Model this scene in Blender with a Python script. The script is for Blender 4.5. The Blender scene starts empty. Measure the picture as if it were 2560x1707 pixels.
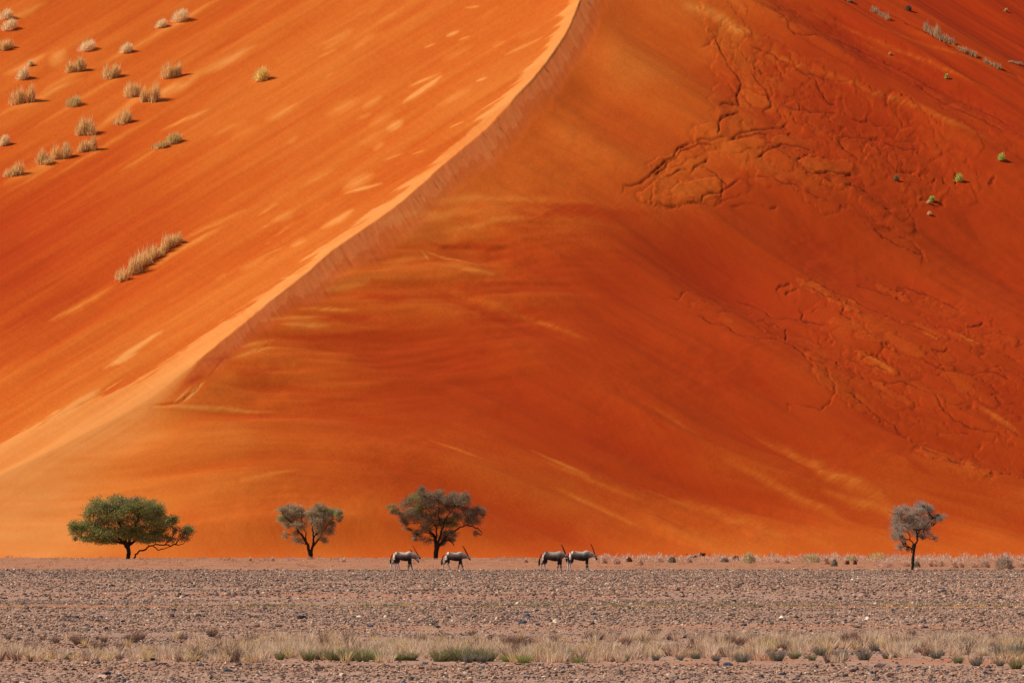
import bpy, math, random
import numpy as np
from mathutils import Vector, Matrix

# ------------------------------------------------------------------ camera, world, sun, exposure
scene = bpy.context.scene
COL = scene.collection
W0, H0 = 2560.0, 1707.0            # the photograph's frame, in which places are measured
FPX = 14222.0                      # focal length in those pixels (200 mm on a 36 mm frame)
EYE = 1.6
HORIZON = 1363.0
PITCH = math.atan((HORIZON - H0 / 2) / FPX)
CP, SP = math.cos(PITCH), math.sin(PITCH)

cam_data = bpy.data.cameras.new('camera')
cam = bpy.data.objects.new('camera', cam_data)
COL.objects.link(cam)
cam_data.sensor_width = 36.0
cam_data.lens = FPX / W0 * 36.0
cam_data.clip_start = 1.0
cam_data.clip_end = 20000.0
cam.location = (0, 0, EYE)
cam.rotation_euler = (math.pi / 2 + PITCH, 0, 0)
scene.camera = cam

SUN = Vector((-0.70, 0.10, 0.70)).normalized()
world = bpy.data.worlds.new("World")
scene.world = world
world.use_nodes = True
nt = world.node_tree
bg = nt.nodes['Background']
sky = nt.nodes.new('ShaderNodeTexSky')
sky.sky_type = 'NISHITA'
sky.sun_disc = False
sky.sun_elevation = math.asin(SUN.z)
sky.sun_rotation = math.atan2(SUN.x, SUN.y)
sky.air_density = 1.0
sky.dust_density = 1.0
nt.links.new(sky.outputs[0], bg.inputs[0])
bg.inputs[1].default_value = 0.07

sd = bpy.data.lights.new('sun', 'SUN')
sd.energy = 4.2
sd.angle = math.radians(0.5)
sd.color = (1.0, 0.95, 0.86)
sun = bpy.data.objects.new('sun', sd)
COL.objects.link(sun)
sun.rotation_euler = SUN.to_track_quat('Z', 'Y').to_euler()
sun.location = (-200, 100, 300)

scene.view_settings.view_transform = 'Standard'
scene.view_settings.look = 'None'
scene.view_settings.exposure = 0.0
scene.view_settings.gamma = 1.0
scene.render.engine = 'CYCLES'
scene.cycles.max_bounces = 6
scene.cycles.use_denoising = True

# ------------------------------------------------------------------ helpers
rng = np.random.default_rng(7)
random.seed(7)

def ray(u, v):
    a = (np.asarray(u, float) - W0 / 2) / FPX
    b = (H0 / 2 - np.asarray(v, float)) / FPX
    return a, CP - b * SP, SP + b * CP          # x, y, z direction

def project(x, y, z):
    zz = z - EYE
    fwd = y * CP + zz * SP
    up = -y * SP + zz * CP
    return W0 / 2 + FPX * x / fwd, H0 / 2 - FPX * up / fwd

def on_ground(u, v):
    a, b, c = ray(u, v)
    t = -EYE / c
    return float(a * t), float(b * t)

def at(u, v, D):
    a, b, c = ray(u, v)
    t = D / b
    return np.array([a * t, b * t, EYE + c * t])

_T = np.random.default_rng(99).random((256, 256))
def vnoise(x, y, seed=0):
    x = x + seed * 17.31; y = y + seed * 9.77
    xi = np.floor(x).astype(int); yi = np.floor(y).astype(int)
    fx = x - xi; fy = y - yi
    fx = fx * fx * fx * (fx * (fx * 6 - 15) + 10); fy = fy * fy * fy * (fy * (fy * 6 - 15) + 10)
    a = _T[xi & 255, yi & 255]; b = _T[(xi + 1) & 255, yi & 255]
    c = _T[xi & 255, (yi + 1) & 255]; d = _T[(xi + 1) & 255, (yi + 1) & 255]
    return (a + (b - a) * fx) * (1 - fy) + (c + (d - c) * fx) * fy
def fbm(x, y, seed=0, octv=4, gain=0.5):
    s = 0; w = 1; n = 0
    for i in range(octv):
        s = s + w * (vnoise(x, y, seed + i * 3.1) - 0.5); n += w
        x = x * 2.03 + 11.3; y = y * 2.03 + 5.7; w *= gain
    return s / n * 2                                # about -1..1
def sstep(a, b, x):
    t = np.clip((x - a) / (b - a), 0, 1)
    return t * t * (3 - 2 * t)

def make_mesh(name, verts, faces, mat=None, smooth=True, colors=None, attrs=None):
    verts = np.asarray(verts, np.float32); faces = np.asarray(faces, np.int32)
    me = bpy.data.meshes.new(name)
    k = faces.shape[1]
    me.vertices.add(len(verts)); me.vertices.foreach_set('co', verts.ravel())
    me.loops.add(faces.size); me.loops.foreach_set('vertex_index', faces.ravel())
    me.polygons.add(len(faces))
    me.polygons.foreach_set('loop_start', np.arange(0, faces.size, k, dtype=np.int32))
    me.update(calc_edges=True)
    me.polygons.foreach_set('use_smooth', np.full(len(faces), smooth))
    if colors is not None:
        c = me.color_attributes.new('Col', 'FLOAT_COLOR', 'POINT')
        colors = np.asarray(colors, np.float32)
        if colors.shape[1] == 3:
            colors = np.concatenate([colors, np.ones((len(colors), 1), np.float32)], 1)
        c.data.foreach_set('color', colors.ravel())
    for an, av in (attrs or {}).items():
        at_ = me.attributes.new(an, 'FLOAT', 'POINT')
        at_.data.foreach_set('value', np.asarray(av, np.float32).ravel())
    if mat: me.materials.append(mat)
    me.update()
    return me

def link(name, data, parent=None, loc=None, rotz=0.0, scale=None):
    o = bpy.data.objects.new(name, data)
    COL.objects.link(o)
    if parent: o.parent = parent
    if loc is not None: o.location = loc
    o.rotation_euler = (0, 0, rotz)
    if scale is not None: o.scale = scale if hasattr(scale, '__len__') else (scale,) * 3
    return o
def tag(o, label, cat, group=None):
    o['label'] = label; o['category'] = cat
    if group: o['group'] = group
    return o

def mat_new(name, rough=0.9):
    m = bpy.data.materials.new(name); m.use_nodes = True
    b = m.node_tree.nodes['Principled BSDF']
    b.inputs['Roughness'].default_value = rough
    b.inputs['Specular IOR Level'].default_value = 0.15
    return m, m.node_tree.nodes, m.node_tree.links, b

def vcol_mat(name, rough=0.9, transl=0.0, noise_scale=0, noise_amt=0.0):
    m, n, l, b = mat_new(name, rough)
    a = n.new('ShaderNodeAttribute'); a.attribute_name = 'Col'
    src = a.outputs['Color']
    if noise_amt:
        tx = n.new('ShaderNodeTexCoord'); nz = n.new('ShaderNodeTexNoise'); nz.inputs['Scale'].default_value = noise_scale
        nz.inputs['Detail'].default_value = 4
        l.new(tx.outputs['Object'], nz.inputs['Vector'])
        mr = n.new('ShaderNodeMapRange'); mr.inputs[1].default_value = .3; mr.inputs[2].default_value = .7
        mr.inputs[3].default_value = 1 - noise_amt; mr.inputs[4].default_value = 1 + noise_amt
        l.new(nz.outputs[0], mr.inputs[0])
        mx = n.new('ShaderNodeVectorMath'); mx.operation = 'SCALE'
        l.new(src, mx.inputs[0]); l.new(mr.outputs[0], mx.inputs['Scale']); src = mx.outputs[0]
    l.new(src, b.inputs['Base Color'])
    if transl:
        t = n.new('ShaderNodeBsdfTranslucent'); l.new(src, t.inputs[0])
        mxs = n.new('ShaderNodeMixShader'); mxs.inputs[0].default_value = transl
        out = n['Material Output']
        l.new(b.outputs[0], mxs.inputs[1]); l.new(t.outputs[0], mxs.inputs[2]); l.new(mxs.outputs[0], out.inputs[0])
    return m

# ------------------------------------------------------------------ dune
FOOT, SLOPE, FW = 740.0, 0.47, 40.0
def K(t):
    t = np.maximum(t, 0)
    return SLOPE * np.where(t < FW, t * t / (2 * FW), t - FW / 2)

RIDGE = np.array([(1700, -560), (1560, -260), (1490, -90), (1453, 0), (1415, 87), (1350, 180), (1252, 283), (1143, 381), (1045, 468),
                  (958, 539), (849, 615), (762, 686), (653, 773), (544, 860), (457, 931), (375, 996), (250, 1065), (120, 1130),
                  (0, 1185), (-200, 1262), (-500, 1340)], float)
def catmull(P, n=8):
    out = []
    Q = np.vstack([2 * P[0] - P[1], P, 2 * P[-1] - P[-2]])
    for i in range(1, len(Q) - 2):
        p0, p1, p2, p3 = Q[i - 1], Q[i], Q[i + 1], Q[i + 2]
        for k in range(n):
            t = k / n
            out.append(0.5 * (2 * p1 + (p2 - p0) * t + (2 * p0 - 5 * p1 + 4 * p2 - p3) * t * t + (3 * p1 - p0 - 3 * p2 + p3) * t ** 3))
    out.append(P[-1])
    return np.array(out)
RC = catmull(RIDGE, 5)

def signed_dist(P, u, v):
    """distance to polyline, + on the right/below side; also arc length of the foot point"""
    best = np.full(u.shape, 1e9); sgn = np.ones(u.shape); arc = np.zeros(u.shape)
    s0 = 0
    for i in range(len(P) - 1):
        a = P[i]; d = P[i + 1] - a; L = math.hypot(*d)
        if L < 1e-6: continue
        px = u - a[0]; py = v - a[1]
        t = np.clip((px * d[0] + py * d[1]) / (L * L), 0, 1)
        qx = px - t * d[0]; qy = py - t * d[1]
        dist = np.sqrt(qx * qx + qy * qy)
        m = dist < best
        cr = d[0] * py - d[1] * px
        best = np.where(m, dist, best); sgn = np.where(m, np.sign(cr), sgn); arc = np.where(m, s0 + t * L, arc)
        s0 += L
    return best * sgn, arc

# non-uniform grid: dense inside the view, coarser outwards
def axis(lo, hi, step, n_out, far_lo, far_hi):
    c = np.arange(lo, hi + step, step)
    g = (np.linspace(0, 1, n_out + 1)[1:]) ** 2.5
    return np.concatenate([(lo - g * (lo - far_lo))[::-1], c, hi + g * (far_hi - hi)])
UU = axis(-140, 2700, 2.2, 40, -9000, 11600)
# y rows: uniform in projected height of the base surface inside the view
ys_t = np.linspace(741, 1400, 6000)
_, vs_t = project(0, ys_t, K(ys_t - FOOT))
vmin = vs_t.min()
ysv = np.interp(np.arange(1392, -60, -2.2), vs_t[::-1], ys_t[::-1]) if vs_t[0] > vs_t[-1] else None
yin = [741, 744]
YY = np.concatenate([[736.0], ysv[ysv > 745], ysv[-1] + 0.24 * np.arange(1, 620), ysv[-1] + 0.24 * 619 + np.cumsum(np.linspace(0.6, 30, 30))])
YY = np.sort(np.unique(np.concatenate([YY, np.arange(741, 752, 0.8)])))
AX = (UU - W0 / 2) / FPX
X = AX[None, :] * YY[:, None]
Y = np.repeat(YY[:, None], len(UU), 1)
print('dune grid', X.shape)
ridge_px = RC.copy()

def base_uv(x, y):
    z = K(y - FOOT)
    return project(x, y, z)
U0, V0 = base_uv(X, Y)
QX, QY = -0.775, 0.632
def q_r(u, v): return (u - 1453) * QX + v * QY, (u - 1453) * 0.632 + v * 0.775
RQ, RR = q_r(RC[:, 0], RC[:, 1])
pf = np.polyfit(RQ / 1000, RR, 4)
ARC, R_ = q_r(U0, V0)
Rp = np.polyval(pf, np.clip(ARC, RQ.min(), RQ.max()) / 1000)
Ri = np.interp(ARC, RQ, RR)
D = R_ - (Rp + (Ri - Rp) * np.exp(-((R_ - Rp) / 110) ** 2))     # + on the right side of the crest
D = D + 3.0 * fbm(ARC / 70, ARC * 0 + 2, 301, 3) + 1.2 * fbm(ARC / 11, ARC * 0 + 4, 302, 2)
ROUND = sstep(1280, 1680, ARC)                        # the crest rounds off towards its low end
# fade of the ridge towards its low end on the left
low = sstep(430, 60, U0) * sstep(950, 1150, V0)       # 1 in the low apron
# profile across the ridge (metres per px of distance)
def softneg(d, w): return 0.5 * (d - np.sqrt(d * d + w * w)) + w / 2      # ~min(d,0)
dl = softneg(D, 2.0 + 190 * ROUND) - 95 * ROUND * 0                                 # negative on the left
dr = D - dl
W_STRIP = 34 + 70 * sstep(900, 1900, ARC)
strip = np.clip(-dl, 0, W_STRIP)
left = np.maximum(-dl - W_STRIP, 0)
P = -(0.028 * strip + 0.0235 * (1500 * (1 - np.exp(-left / 1500))))
W_LEE = 72 - 30 * sstep(500, 1300, ARC)
bamp = 1 - sstep(850, 1520, ARC)
lee = W_LEE * np.tanh(np.maximum(dr, 0) / W_LEE)
rest = np.maximum(dr - W_LEE, 0)
drc = 1700 * np.tanh(dr / 1700)
RS = 0.0070 * drc + 0.0085 * 0.5 * ((drc - 520) + np.sqrt((drc - 520) ** 2 + 350 ** 2)) - 0.0085 * 0.5 * (-520 + math.hypot(520, 350))
P = P - bamp * (0.011 * lee) - RS * (0.10 + 0.90 * (1 - sstep(1250, 1900, ARC)))
def K2(t, p):
    return np.where(t + p > -200, K(t + p / SLOPE), 0)
ZB = K2(Y - FOOT, P)
# gentle concave foot apron is K itself; now features in the view's own layout on the real surface
U, V = project(X, Y, ZB)

def flow(u, v):
    """stream coordinate of the wind lines on the right face: level near the crest, falling to the right beyond"""
    w = u - 820
    w = 0.5 * (w + np.sqrt(w * w + 260 ** 2))
    k = 0.60 * (1 - 0.30 * sstep(1050, 1400, v))
    return v - k * (np.sqrt(w * w + 380 ** 2) - 380), u + 0.5 * v
PSI, WR = flow(U, V)
right = sstep(-2 - 40 * ROUND, 3 + 150 * ROUND, D); leftm = 1 - right
ur_q = (U - 1900) * .50 - (V + 60) * .87
dz = np.zeros_like(U)
tone = np.zeros_like(U)                               # -1 deep red sand .. 0 .. +1 pale orange sand; some painted light and shade too

# left face: long wind lines rising to the right
c_, s_ = math.cos(math.radians(31)), math.sin(math.radians(31))
LA = U * c_ - V * s_; LB = U * s_ + V * c_
n1 = fbm(LA / 700, LB / 75, 1, 3); n2 = fbm(LA / 380, LB / 22, 2, 3); n3 = fbm(LA / 120, LB / 7, 3, 2)
dz += leftm * (0.28 * n1 + 0.07 * n2 + 0.010 * n3)
tone += leftm * (0.20 * n1 + 0.26 * n2 + 0.10 * n3)
# overall sand colour of the left face: redder low left, paler near the crest
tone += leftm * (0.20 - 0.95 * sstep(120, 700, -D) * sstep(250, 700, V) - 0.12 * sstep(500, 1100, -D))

# right face
m1 = fbm(WR / 900, PSI / 120, 5, 3); m2 = fbm(WR / 420, PSI / 34, 6, 3); m3 = fbm(WR / 150, PSI / 11, 7, 2)
rr = right * sstep(40, 160, D)
topr = sstep(500, 100, V) * sstep(1750, 2100, U)
dz += rr * 0.10 * fbm(U / 55, V / 30, 63, 3) * sstep(-.3, .5, fbm(U / 300, V / 200, 64, 2))
dz += rr * (1.15 * m1 + 0.22 * m2 + 0.016 * m3) + rr * topr * 0.32 * fbm(WR / 700, PSI / 26, 41, 3)
tone += rr * (0.28 * m1 + 0.09 * m2 + 0.03 * m3 + 0.16 * fbm(U / 120, V / 55, 62, 3))
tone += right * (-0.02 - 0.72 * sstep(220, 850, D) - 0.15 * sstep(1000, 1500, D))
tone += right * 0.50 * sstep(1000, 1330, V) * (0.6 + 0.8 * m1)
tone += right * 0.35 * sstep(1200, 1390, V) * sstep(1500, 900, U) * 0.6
dz -= right * .0150 * 0.5 * (ur_q + np.sqrt(ur_q ** 2 + 60 ** 2)) * sstep(700, 300, V)
tone += right * low * 0.3
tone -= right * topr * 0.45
# long soft tongues fingering out horizontally from the lee band, lower half of the ridge
hb = sstep(560, 300, D) * sstep(20, 80, D) * sstep(450, 640, V) * sstep(1130, 950, V)
h1 = fbm(U / 330, V / 42 + 0.25 * np.sin(U / 180), 9, 3)
dz += hb * 0.52 * h1
tone += hb * (0.24 * sstep(-0.05, 0.30, h1) - 0.14 * sstep(0.0, -0.3, h1) + 0.12)
# big swell: hollow in the middle, its shade painted into the sand tone
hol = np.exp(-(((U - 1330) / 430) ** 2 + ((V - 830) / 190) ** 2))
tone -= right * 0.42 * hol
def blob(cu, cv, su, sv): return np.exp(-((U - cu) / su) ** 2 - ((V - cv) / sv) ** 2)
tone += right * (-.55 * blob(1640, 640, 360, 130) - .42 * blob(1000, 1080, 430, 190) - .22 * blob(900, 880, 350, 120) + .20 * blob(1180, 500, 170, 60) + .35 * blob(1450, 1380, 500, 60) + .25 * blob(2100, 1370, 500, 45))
dz -= right * 2.7 * sstep(1330, 1900, U) * np.exp(-((V - 640) / 170) ** 2)
dz += right * 3.2 * sstep(100, 750, U) * sstep(1750, 800, U) * sstep(1020, 1260, V)
# lee band: pale inner tongues, darker outer part, ragged lower edge, short cracks under the crest
lb_ = D / W_LEE + 0.34 * fbm(ARC / 60, D / 80 + 1, 12, 4) + 0.16 * fbm(ARC / 14, D / 70, 16, 3)
lfade = 1 - sstep(1100, 1520, ARC)
lee_m = sstep(-1, 2, D) * (1 - sstep(0.60, 1.15, lb_)) * lfade
lin = sstep(-1, 2, D) * (1 - sstep(0.42, 0.56, lb_ + .12 * fbm(ARC / 8, D / 50, 18, 2))) * lfade
tong = fbm(ARC / 9, D / 60, 13, 3)
dz += lee_m * 0.05 * tong * sstep(0, 12, D)
tone += lee_m * (-0.05 + 0.10 * tong) + lin * .26
sky_tint = lee_m * 0.40 + lin * (0.40 + 0.25 * tong)  # pinkish skylight on the shaded lee band, painted into its colour
ck = sstep(.38, .62, fbm(ARC / 8 + D / 30, D / 34, 303, 4, .6)) * sstep(0, 5, D) * sstep(1.0, .3, D / (W_LEE * .55 * (1 + .9 * fbm(ARC / 50, ARC * 0, 304, 2)))) * (1 - sstep(700, 1200, ARC))
dz -= ck * .05
EDGE = (D - W_LEE * (1 + 0.22 * fbm(ARC / 40, ARC * 0, 14, 4)))
dz += right * bamp * 0.06 * np.exp(-np.clip(EDGE, 0, 500) / 40) * sstep(-14, 6, EDGE)
TA = U * .875 + V * .485; TB = -U * .485 + V * .875
tq = sstep(-30, 110, (U - 1720) * .485 - V * .875) * right
tn1 = fbm(TA / 520, TB / 30, 240, 3); tn2 = fbm(TA / 900, TB / 75, 241, 2)
dz += tq * (.42 * tn1 + .9 * tn2)
tone += tq * (.20 * tn1 + .25 * tn2)
# crest strip of fresh pale sand, part of its sunlit brightness painted in
sfeath = 15 * fbm(LA / 95, LB / 7, 15, 3)
low_s = sstep(1330, 1560, ARC)
st_m = (leftm * (1 - low_s) + low_s * sstep(190, -30, D + 40 * fbm(U / 150, V / 22, 305, 3))) * (1 - sstep(-5, 9, (-D - W_STRIP) + sfeath * 1.6)) * sstep(2900, 2000, ARC)
tone += st_m * (1.0 + 0.18 * n2)
low_m = sstep(980, 1130, V) * sstep(700, 120, U + (V - 1180) * 0.9) * (1 - .8 * st_m)
tone += low_m * right * (0.42 + 0.35 * fbm(U / 220, V / 30, 16, 3))

# pale wind drifts (fresh sand laid over the red) : u0,v0,u1,v1,width,strength
DR = [(0, 492, 260, 335, 9, .6), (110, 455, 385, 292, 7, .5), (0, 188, 118, 134, 12, .9), (100, 235, 200, 178, 9, .6),
      (-20, 300, 215, 195, 10, .6), (60, 335, 330, 170, 8, .5), (225, 335, 400, 205, 13, .9), (350, 255, 500, 190, 16, 1.),
      (470, 200, 648, 110, 12, 1.), (395, 330, 525, 272, 7, 1.), (295, 430, 395, 370, 6, .6), (0, 470, 160, 385, 12, .8),
      (0, 66, 120, 2, 14, .8), (120, 165, 170, 130, 18, .9), (240, 172, 560, -10, 9, .8), (130, 720, 292, 700, 1, 0),
      (120, 805, 296, 706, 12, .9), (330, 690, 560, 562, 9, 1.), (450, 600, 620, 520, 8, .7), (255, 925, 412, 826, 8, 1.7), (275, 918, 350, 880, 7, 1.2), (110, 1060, 256, 972, 9, 1.6), (130, 1010, 60, 1050, 1, 0),
      (1005, 262, 1108, 190, 8, 1.7), (1020, 218, 1105, 182, 5, 1.), (963, 326, 1012, 302, 13, 1.1), (800, 570, 888, 520, 12, 1.2),
      (853, 478, 940, 430, 16, 1.), (860, 485, 960, 455, 5, 1.3), (700, 700, 745, 688, 4, .8), (1190, 208, 1218, 196, 3, 1.3),
      (1115, 92, 1150, 76, 6, 1.3), (1145, 100, 1175, 88, 4, 1.), (1260, 142, 1360, 95, 5, .9), (1120, 322, 1160, 305, 3, 1.1),
      (1160, 20, 1200, 14, 4, 1.), (1060, 120, 1090, 108, 4, .7), (640, 540, 700, 505, 5, .5), (745, 470, 840, 420, 8, .5),
      (960, 400, 1010, 380, 4, .7), (1030, 385, 1065, 375, 3, .8), (920, 320, 985, 280, 14, .5), (930, 375, 960, 352, 10, .6),
      # right face
      (1320, 1132, 1480, 1212, 9, .9), (1070, 1120, 1210, 1180, 5, .7), (1800, 1150, 2150, 1320, 16, .6), (1590, 1000, 1760, 1100, 9, .4),
      (2440, 1010, 2560, 1090, 12, 1.), (2050, 1230, 2330, 1310, 18, .6), (1600, 1220, 1990, 1345, 18, .5), (600, 1255, 760, 1225, 8, .5), (1350, 1170, 1620, 1270, 8, .5), 
      (2000, 10, 2570, 262, 7, .9), (2150, 50, 2570, 190, 6, .7), (1930, 130, 2560, 385, 12, .7), (2100, 70, 2300, 165, 7, .7), (2240, 60, 2560, 165, 8, .6), (1700, 0, 1900, 95, 22, .9),
      (1100, 575, 1350, 548, 9, .45), (1080, 660, 1280, 690, 8, .5), (1050, 620, 1075, 650, 4, .8), (430, 1012, 480, 965, 4, .9),
      (370, 1012, 700, 1025, 7, .8), (1000, 500, 1500, 500, 14, .4), (650, 800, 830, 790, 8, .6), (560, 900, 700, 870, 9, .6),
      (780, 798, 935, 792, 11, -1.1), (690, 842, 1050, 832, 12, -.8), (560, 935, 715, 925, 20, -.9), (462, 962, 512, 938, 9, -1.0), (384, 1009, 452, 1006, 5, -1.2), (500, 905, 600, 890, 8, -.7), (870, 752, 1060, 742, 14, -.8), (880, 690, 960, 672, 10, -.5),
      (457, 1006, 514, 953, 5, 1.2), (700, 815, 830, 812, 8, .8), (800, 730, 930, 705, 12, .7), (740, 770, 900, 775, 8, .7), (600, 870, 690, 850, 9, .8), (950, 655, 1090, 640, 14, .6), (1270, 548, 1640, 520, 26, -1.0), (1050, 604, 1260, 612, 10, -.9), (1057, 625, 1190, 655, 5, .9), (930, 560, 1180, 520, 16, .5),
      (1850, 1060, 2240, 1268, 26, .8), (1842, 1064, 2040, 1190, 6, -.9), (1600, 1030, 1690, 1105, 7, -.7), (1580, 1205, 1720, 1255, 6, -.8), (2230, 1127, 2343, 1200, 10, -.6), (1540, 622, 1600, 682, 14, -.5),
      (1790, 605, 1840, 660, 16, -.4), (1860, 930, 1960, 1000, 16, -.5), (1650, 640, 1720, 720, 12, -.4), (1300, 780, 1480, 850, 10, .35), (1080, 700, 1500, 860, 14, .4), (1100, 735, 1520, 905, 12, -.5), (2090, 1070, 2160, 1115, 12, -.6), (1380, 1240, 1620, 1330, 9, .6), (1500, 1180, 1560, 1215, 8, -.5), (1620, 1290, 1730, 1340, 6, -.5),
      (1240, 510, 1560, 520, 16, -.5), (1130, 545, 1330, 580, 9, -.5), (2100, 700, 2160, 740, 6, .9), (2300, 810, 2350, 840, 7, .8), (2380, 815, 2460, 850, 5, .8), (2150, 870, 2240, 930, 9, .6)]
dr_r = np.random.default_rng(77)
for _ in range(48):                                    # small lens shaped drifts left of the crest
    q_ = dr_r.uniform(60, 1150); off = dr_r.uniform(70, 430) if q_ < 900 else dr_r.uniform(60, 200)
    rq = float(np.interp(q_, RQ, RR)) - off
    cu = 1453 + QX * q_ + .632 * rq; cv_ = .632 * q_ + .775 * rq
    if cv_ < -20 or cu < 0: continue
    ln = dr_r.uniform(14, 80) * (1 if q_ < 300 else 1.3); an = math.radians(dr_r.uniform(22, 36))
    DR.append((cu - ln / 2 * math.cos(an), cv_ + ln / 2 * math.sin(an), cu + ln / 2 * math.cos(an), cv_ - ln / 2 * math.sin(an), dr_r.uniform(3, 4 + ln * .13), dr_r.uniform(.15, .6)))
for (a0, b0, a1, b1, w, s) in DR:
    if s == 0: continue
    L = math.hypot(a1 - a0, b1 - b0); cx, sx = (a1 - a0) / L, (b1 - b0) / L
    t = ((U - a0) * cx + (V - b0) * sx) / L
    q = -(U - a0) * sx + (V - b0) * cx
    taper = np.clip(np.sin(np.pi * np.clip(t, 0, 1)), 0, 1) ** 0.6
    qq = q + 0.5 * w * fbm(U / 60, V / 60, 21, 2)
    g = taper * np.exp(-(qq / (0.75 * w * (0.35 + 0.65 * taper))) ** 2)
    g = g * (0.8 + 0.35 * fbm(LA / 60, LB / 5, 22, 2))
    dz += g * 0.0028 * w * s
    tone += g * s * (1.15 if s > 0 else .6)  # negative ones are hollows, their shade painted into the tone as well

# ---------------------------------------------- slumped slabs on the right face
wr = np.where(((U > 1450) & (U < 2680) & (V > -90) & (V < 1300)).any(1))[0]; wc = np.where((UU > 1400) & (UU < 2720))[0]
WR_, WC_ = slice(wr[0], wr[-1] + 1), slice(wc[0], wc[-1] + 1)
u_, v_ = U[WR_, WC_], V[WR_, WC_]
UW = u_ + 26 * fbm(u_ / 70, v_ / 45, 30, 4); VW = v_ + 18 * fbm(u_ / 70, v_ / 45, 31, 4)
def poly_mask(poly, soft):
    poly = np.array(poly, float)
    inside = np.zeros(UW.shape, bool)
    n = len(poly)
    for i in range(n):
        x1, y1 = poly[i]; x2, y2 = poly[(i + 1) % n]
        if y1 == y2: continue
        inside ^= ((y1 > VW) != (y2 > VW)) & (UW < (x2 - x1) * (VW - y1) / (y2 - y1) + x1)
    d, _ = signed_dist(np.vstack([poly, poly[:1]]), UW, VW)
    return np.where(inside, sstep(0, soft, np.abs(d)), 0)
RA = poly_mask([(1760, 60), (1835, 170), (1812, 270), (1800, 345), (1680, 350), (1625, 420), (1640, 495), (1760, 490), (1880, 420), (2010, 470),
                (2170, 520), (2290, 500), (2460, 440), (2420, 350), (2280, 270), (2120, 190), (1950, 110), (1850, 60)], 26)
RB = poly_mask([(1680, 715), (1800, 720), (1950, 790), (2010, 700), (2060, 660), (2200, 690), (2280, 670), (2460, 750), (2590, 900), (2600, 1230),
                (2420, 1185), (2280, 1130), (2160, 1060), (2080, 985), (2050, 880), (1950, 850), (1800, 800)], 34)
RCm = poly_mask([(1700, -30), (1960, -40), (2300, 120), (2560, 300), (2560, 420), (2300, 260), (2050, 130), (1900, 60)], 40)
DIR = math.radians(27)                               # slabs are long down the slope, to the lower right
EA = u_ * math.cos(DIR) + v_ * math.sin(DIR); EB = -u_ * math.sin(DIR) + v_ * math.cos(DIR)
EBw = EB + 22 * fbm(u_ / 80, v_ / 60, 33, 4, .6); EAw = EA + 34 * fbm(u_ / 80, v_ / 60, 34, 4, .6)
core = np.exp(-((EA - 1950) / 330) ** 2 - ((EB + 700) / 80) ** 2)
rub = fbm(EAw / 36, EBw / 17, 37, 4, 0.6)
crk = sstep(-.1, .35, fbm(u_ / 120, v_ / 80, 44, 2))
fine = sstep(-.25, .3, fbm(EA / 260, EB / 70, 47, 3))
lr = np.random.default_rng(321)
L1 = u_ + 15 * fbm(u_ / 30, v_ / 20, 220, 4, .6) ; L2 = v_ + 10 * fbm(u_ / 30, v_ / 20, 221, 4, .6)
w_ = np.zeros_like(u_); tn_ = np.zeros_like(u_); cshade_ = np.zeros_like(u_)
uc, vc = UU[WC_], None
def lobe(cx, cy, la, lb, ang, h, groove=.5, tilt=0.0, bright=0.0):
    """one slipped slab: a low plateau with a broken edge and a crack round it"""
    R = max(la, lb) * 1.15 + 22
    c0, c1 = np.searchsorted(uc, [cx - R, cx + R])
    if c1 - c0 < 3: return
    vm = v_[:, min(max((c0 + c1) // 2, 0), v_.shape[1] - 1)]
    rr_ = np.where((vm > cy - R) & (vm < cy + R))[0]
    if len(rr_) < 3: return
    sl = (slice(rr_[0], rr_[-1] + 1), slice(c0, c1))
    a = math.radians(ang); x = L1[sl] - cx; y = L2[sl] - cy
    p = (x * math.cos(a) + y * math.sin(a)) / la; q = (-x * math.sin(a) + y * math.cos(a)) / lb
    r = (np.abs(p) ** 2.6 + np.abs(q) ** 2.6) ** (1 / 2.6)
    dpx = (r - 1) * min(la, lb)                      # about pixels outside the edge
    mk = sstep(1.6, -1.6, dpx)
    h = h * .62; groove = groove * 1.4
    top = h + tilt * .5 * p
    w_[sl] = w_[sl] * (1 - mk) + top * mk - groove * abs(h) * np.exp(-((dpx - 1.5) / 2.2) ** 2)
    tn_[sl] = tn_[sl] * (1 - mk) + bright * mk
    cshade_[sl] = np.maximum(cshade_[sl] * (1 - mk), min(1, abs(h) * 5) * groove * np.exp(-((dpx - 1.2) / 1.6) ** 2))
def sprinkle(mask, n, la0, la1, asp0, asp1, ang, angs, h0, h1, g, br=.12, only=None):
    rows, cols = np.where(mask > .35)
    if only is not None:
        keep = only(u_[rows, cols], v_[rows, cols]); rows, cols = rows[keep], cols[keep]
    for _ in range(n):
        k = lr.integers(len(rows)); cx, cy = u_[rows[k], cols[k]], v_[rows[k], cols[k]]
        la = la0 * (la1 / la0) ** lr.random()
        a = ang(cx, cy) if callable(ang) else ang
        lobe(cx, cy, la, la / lr.uniform(asp0, asp1), a + lr.normal(0, angs), lr.uniform(h0, h1) * min(1, (la / 45) ** .6), g * lr.uniform(.3, 1.3), lr.normal(0, .03), lr.uniform(-br, br * 1.6))
angA = lambda cx, cy: -14 + 42 * min(1, max(0, (cx - 1680) / 330)) if cy > 330 else 30 + 25 * min(1, max(0, (1900 - cx) / 120))
sprinkle(RA, 70, 55, 130, 2.0, 4.0, angA, 9, .05, .30, .45)
sprinkle(RA, 170, 24, 70, 1.7, 3.6, angA, 12, .03, .28, .5)
sprinkle(RA, 260, 9, 26, 1.3, 3.0, angA, 25, .05, .28, .6, .2, only=lambda a, b: np.abs((b - 90) - (a - 1800) * .62) < 75)
sprinkle(RA, 120, 8, 30, 1.6, 4.0, angA, 15, .04, .2, .5)
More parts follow.
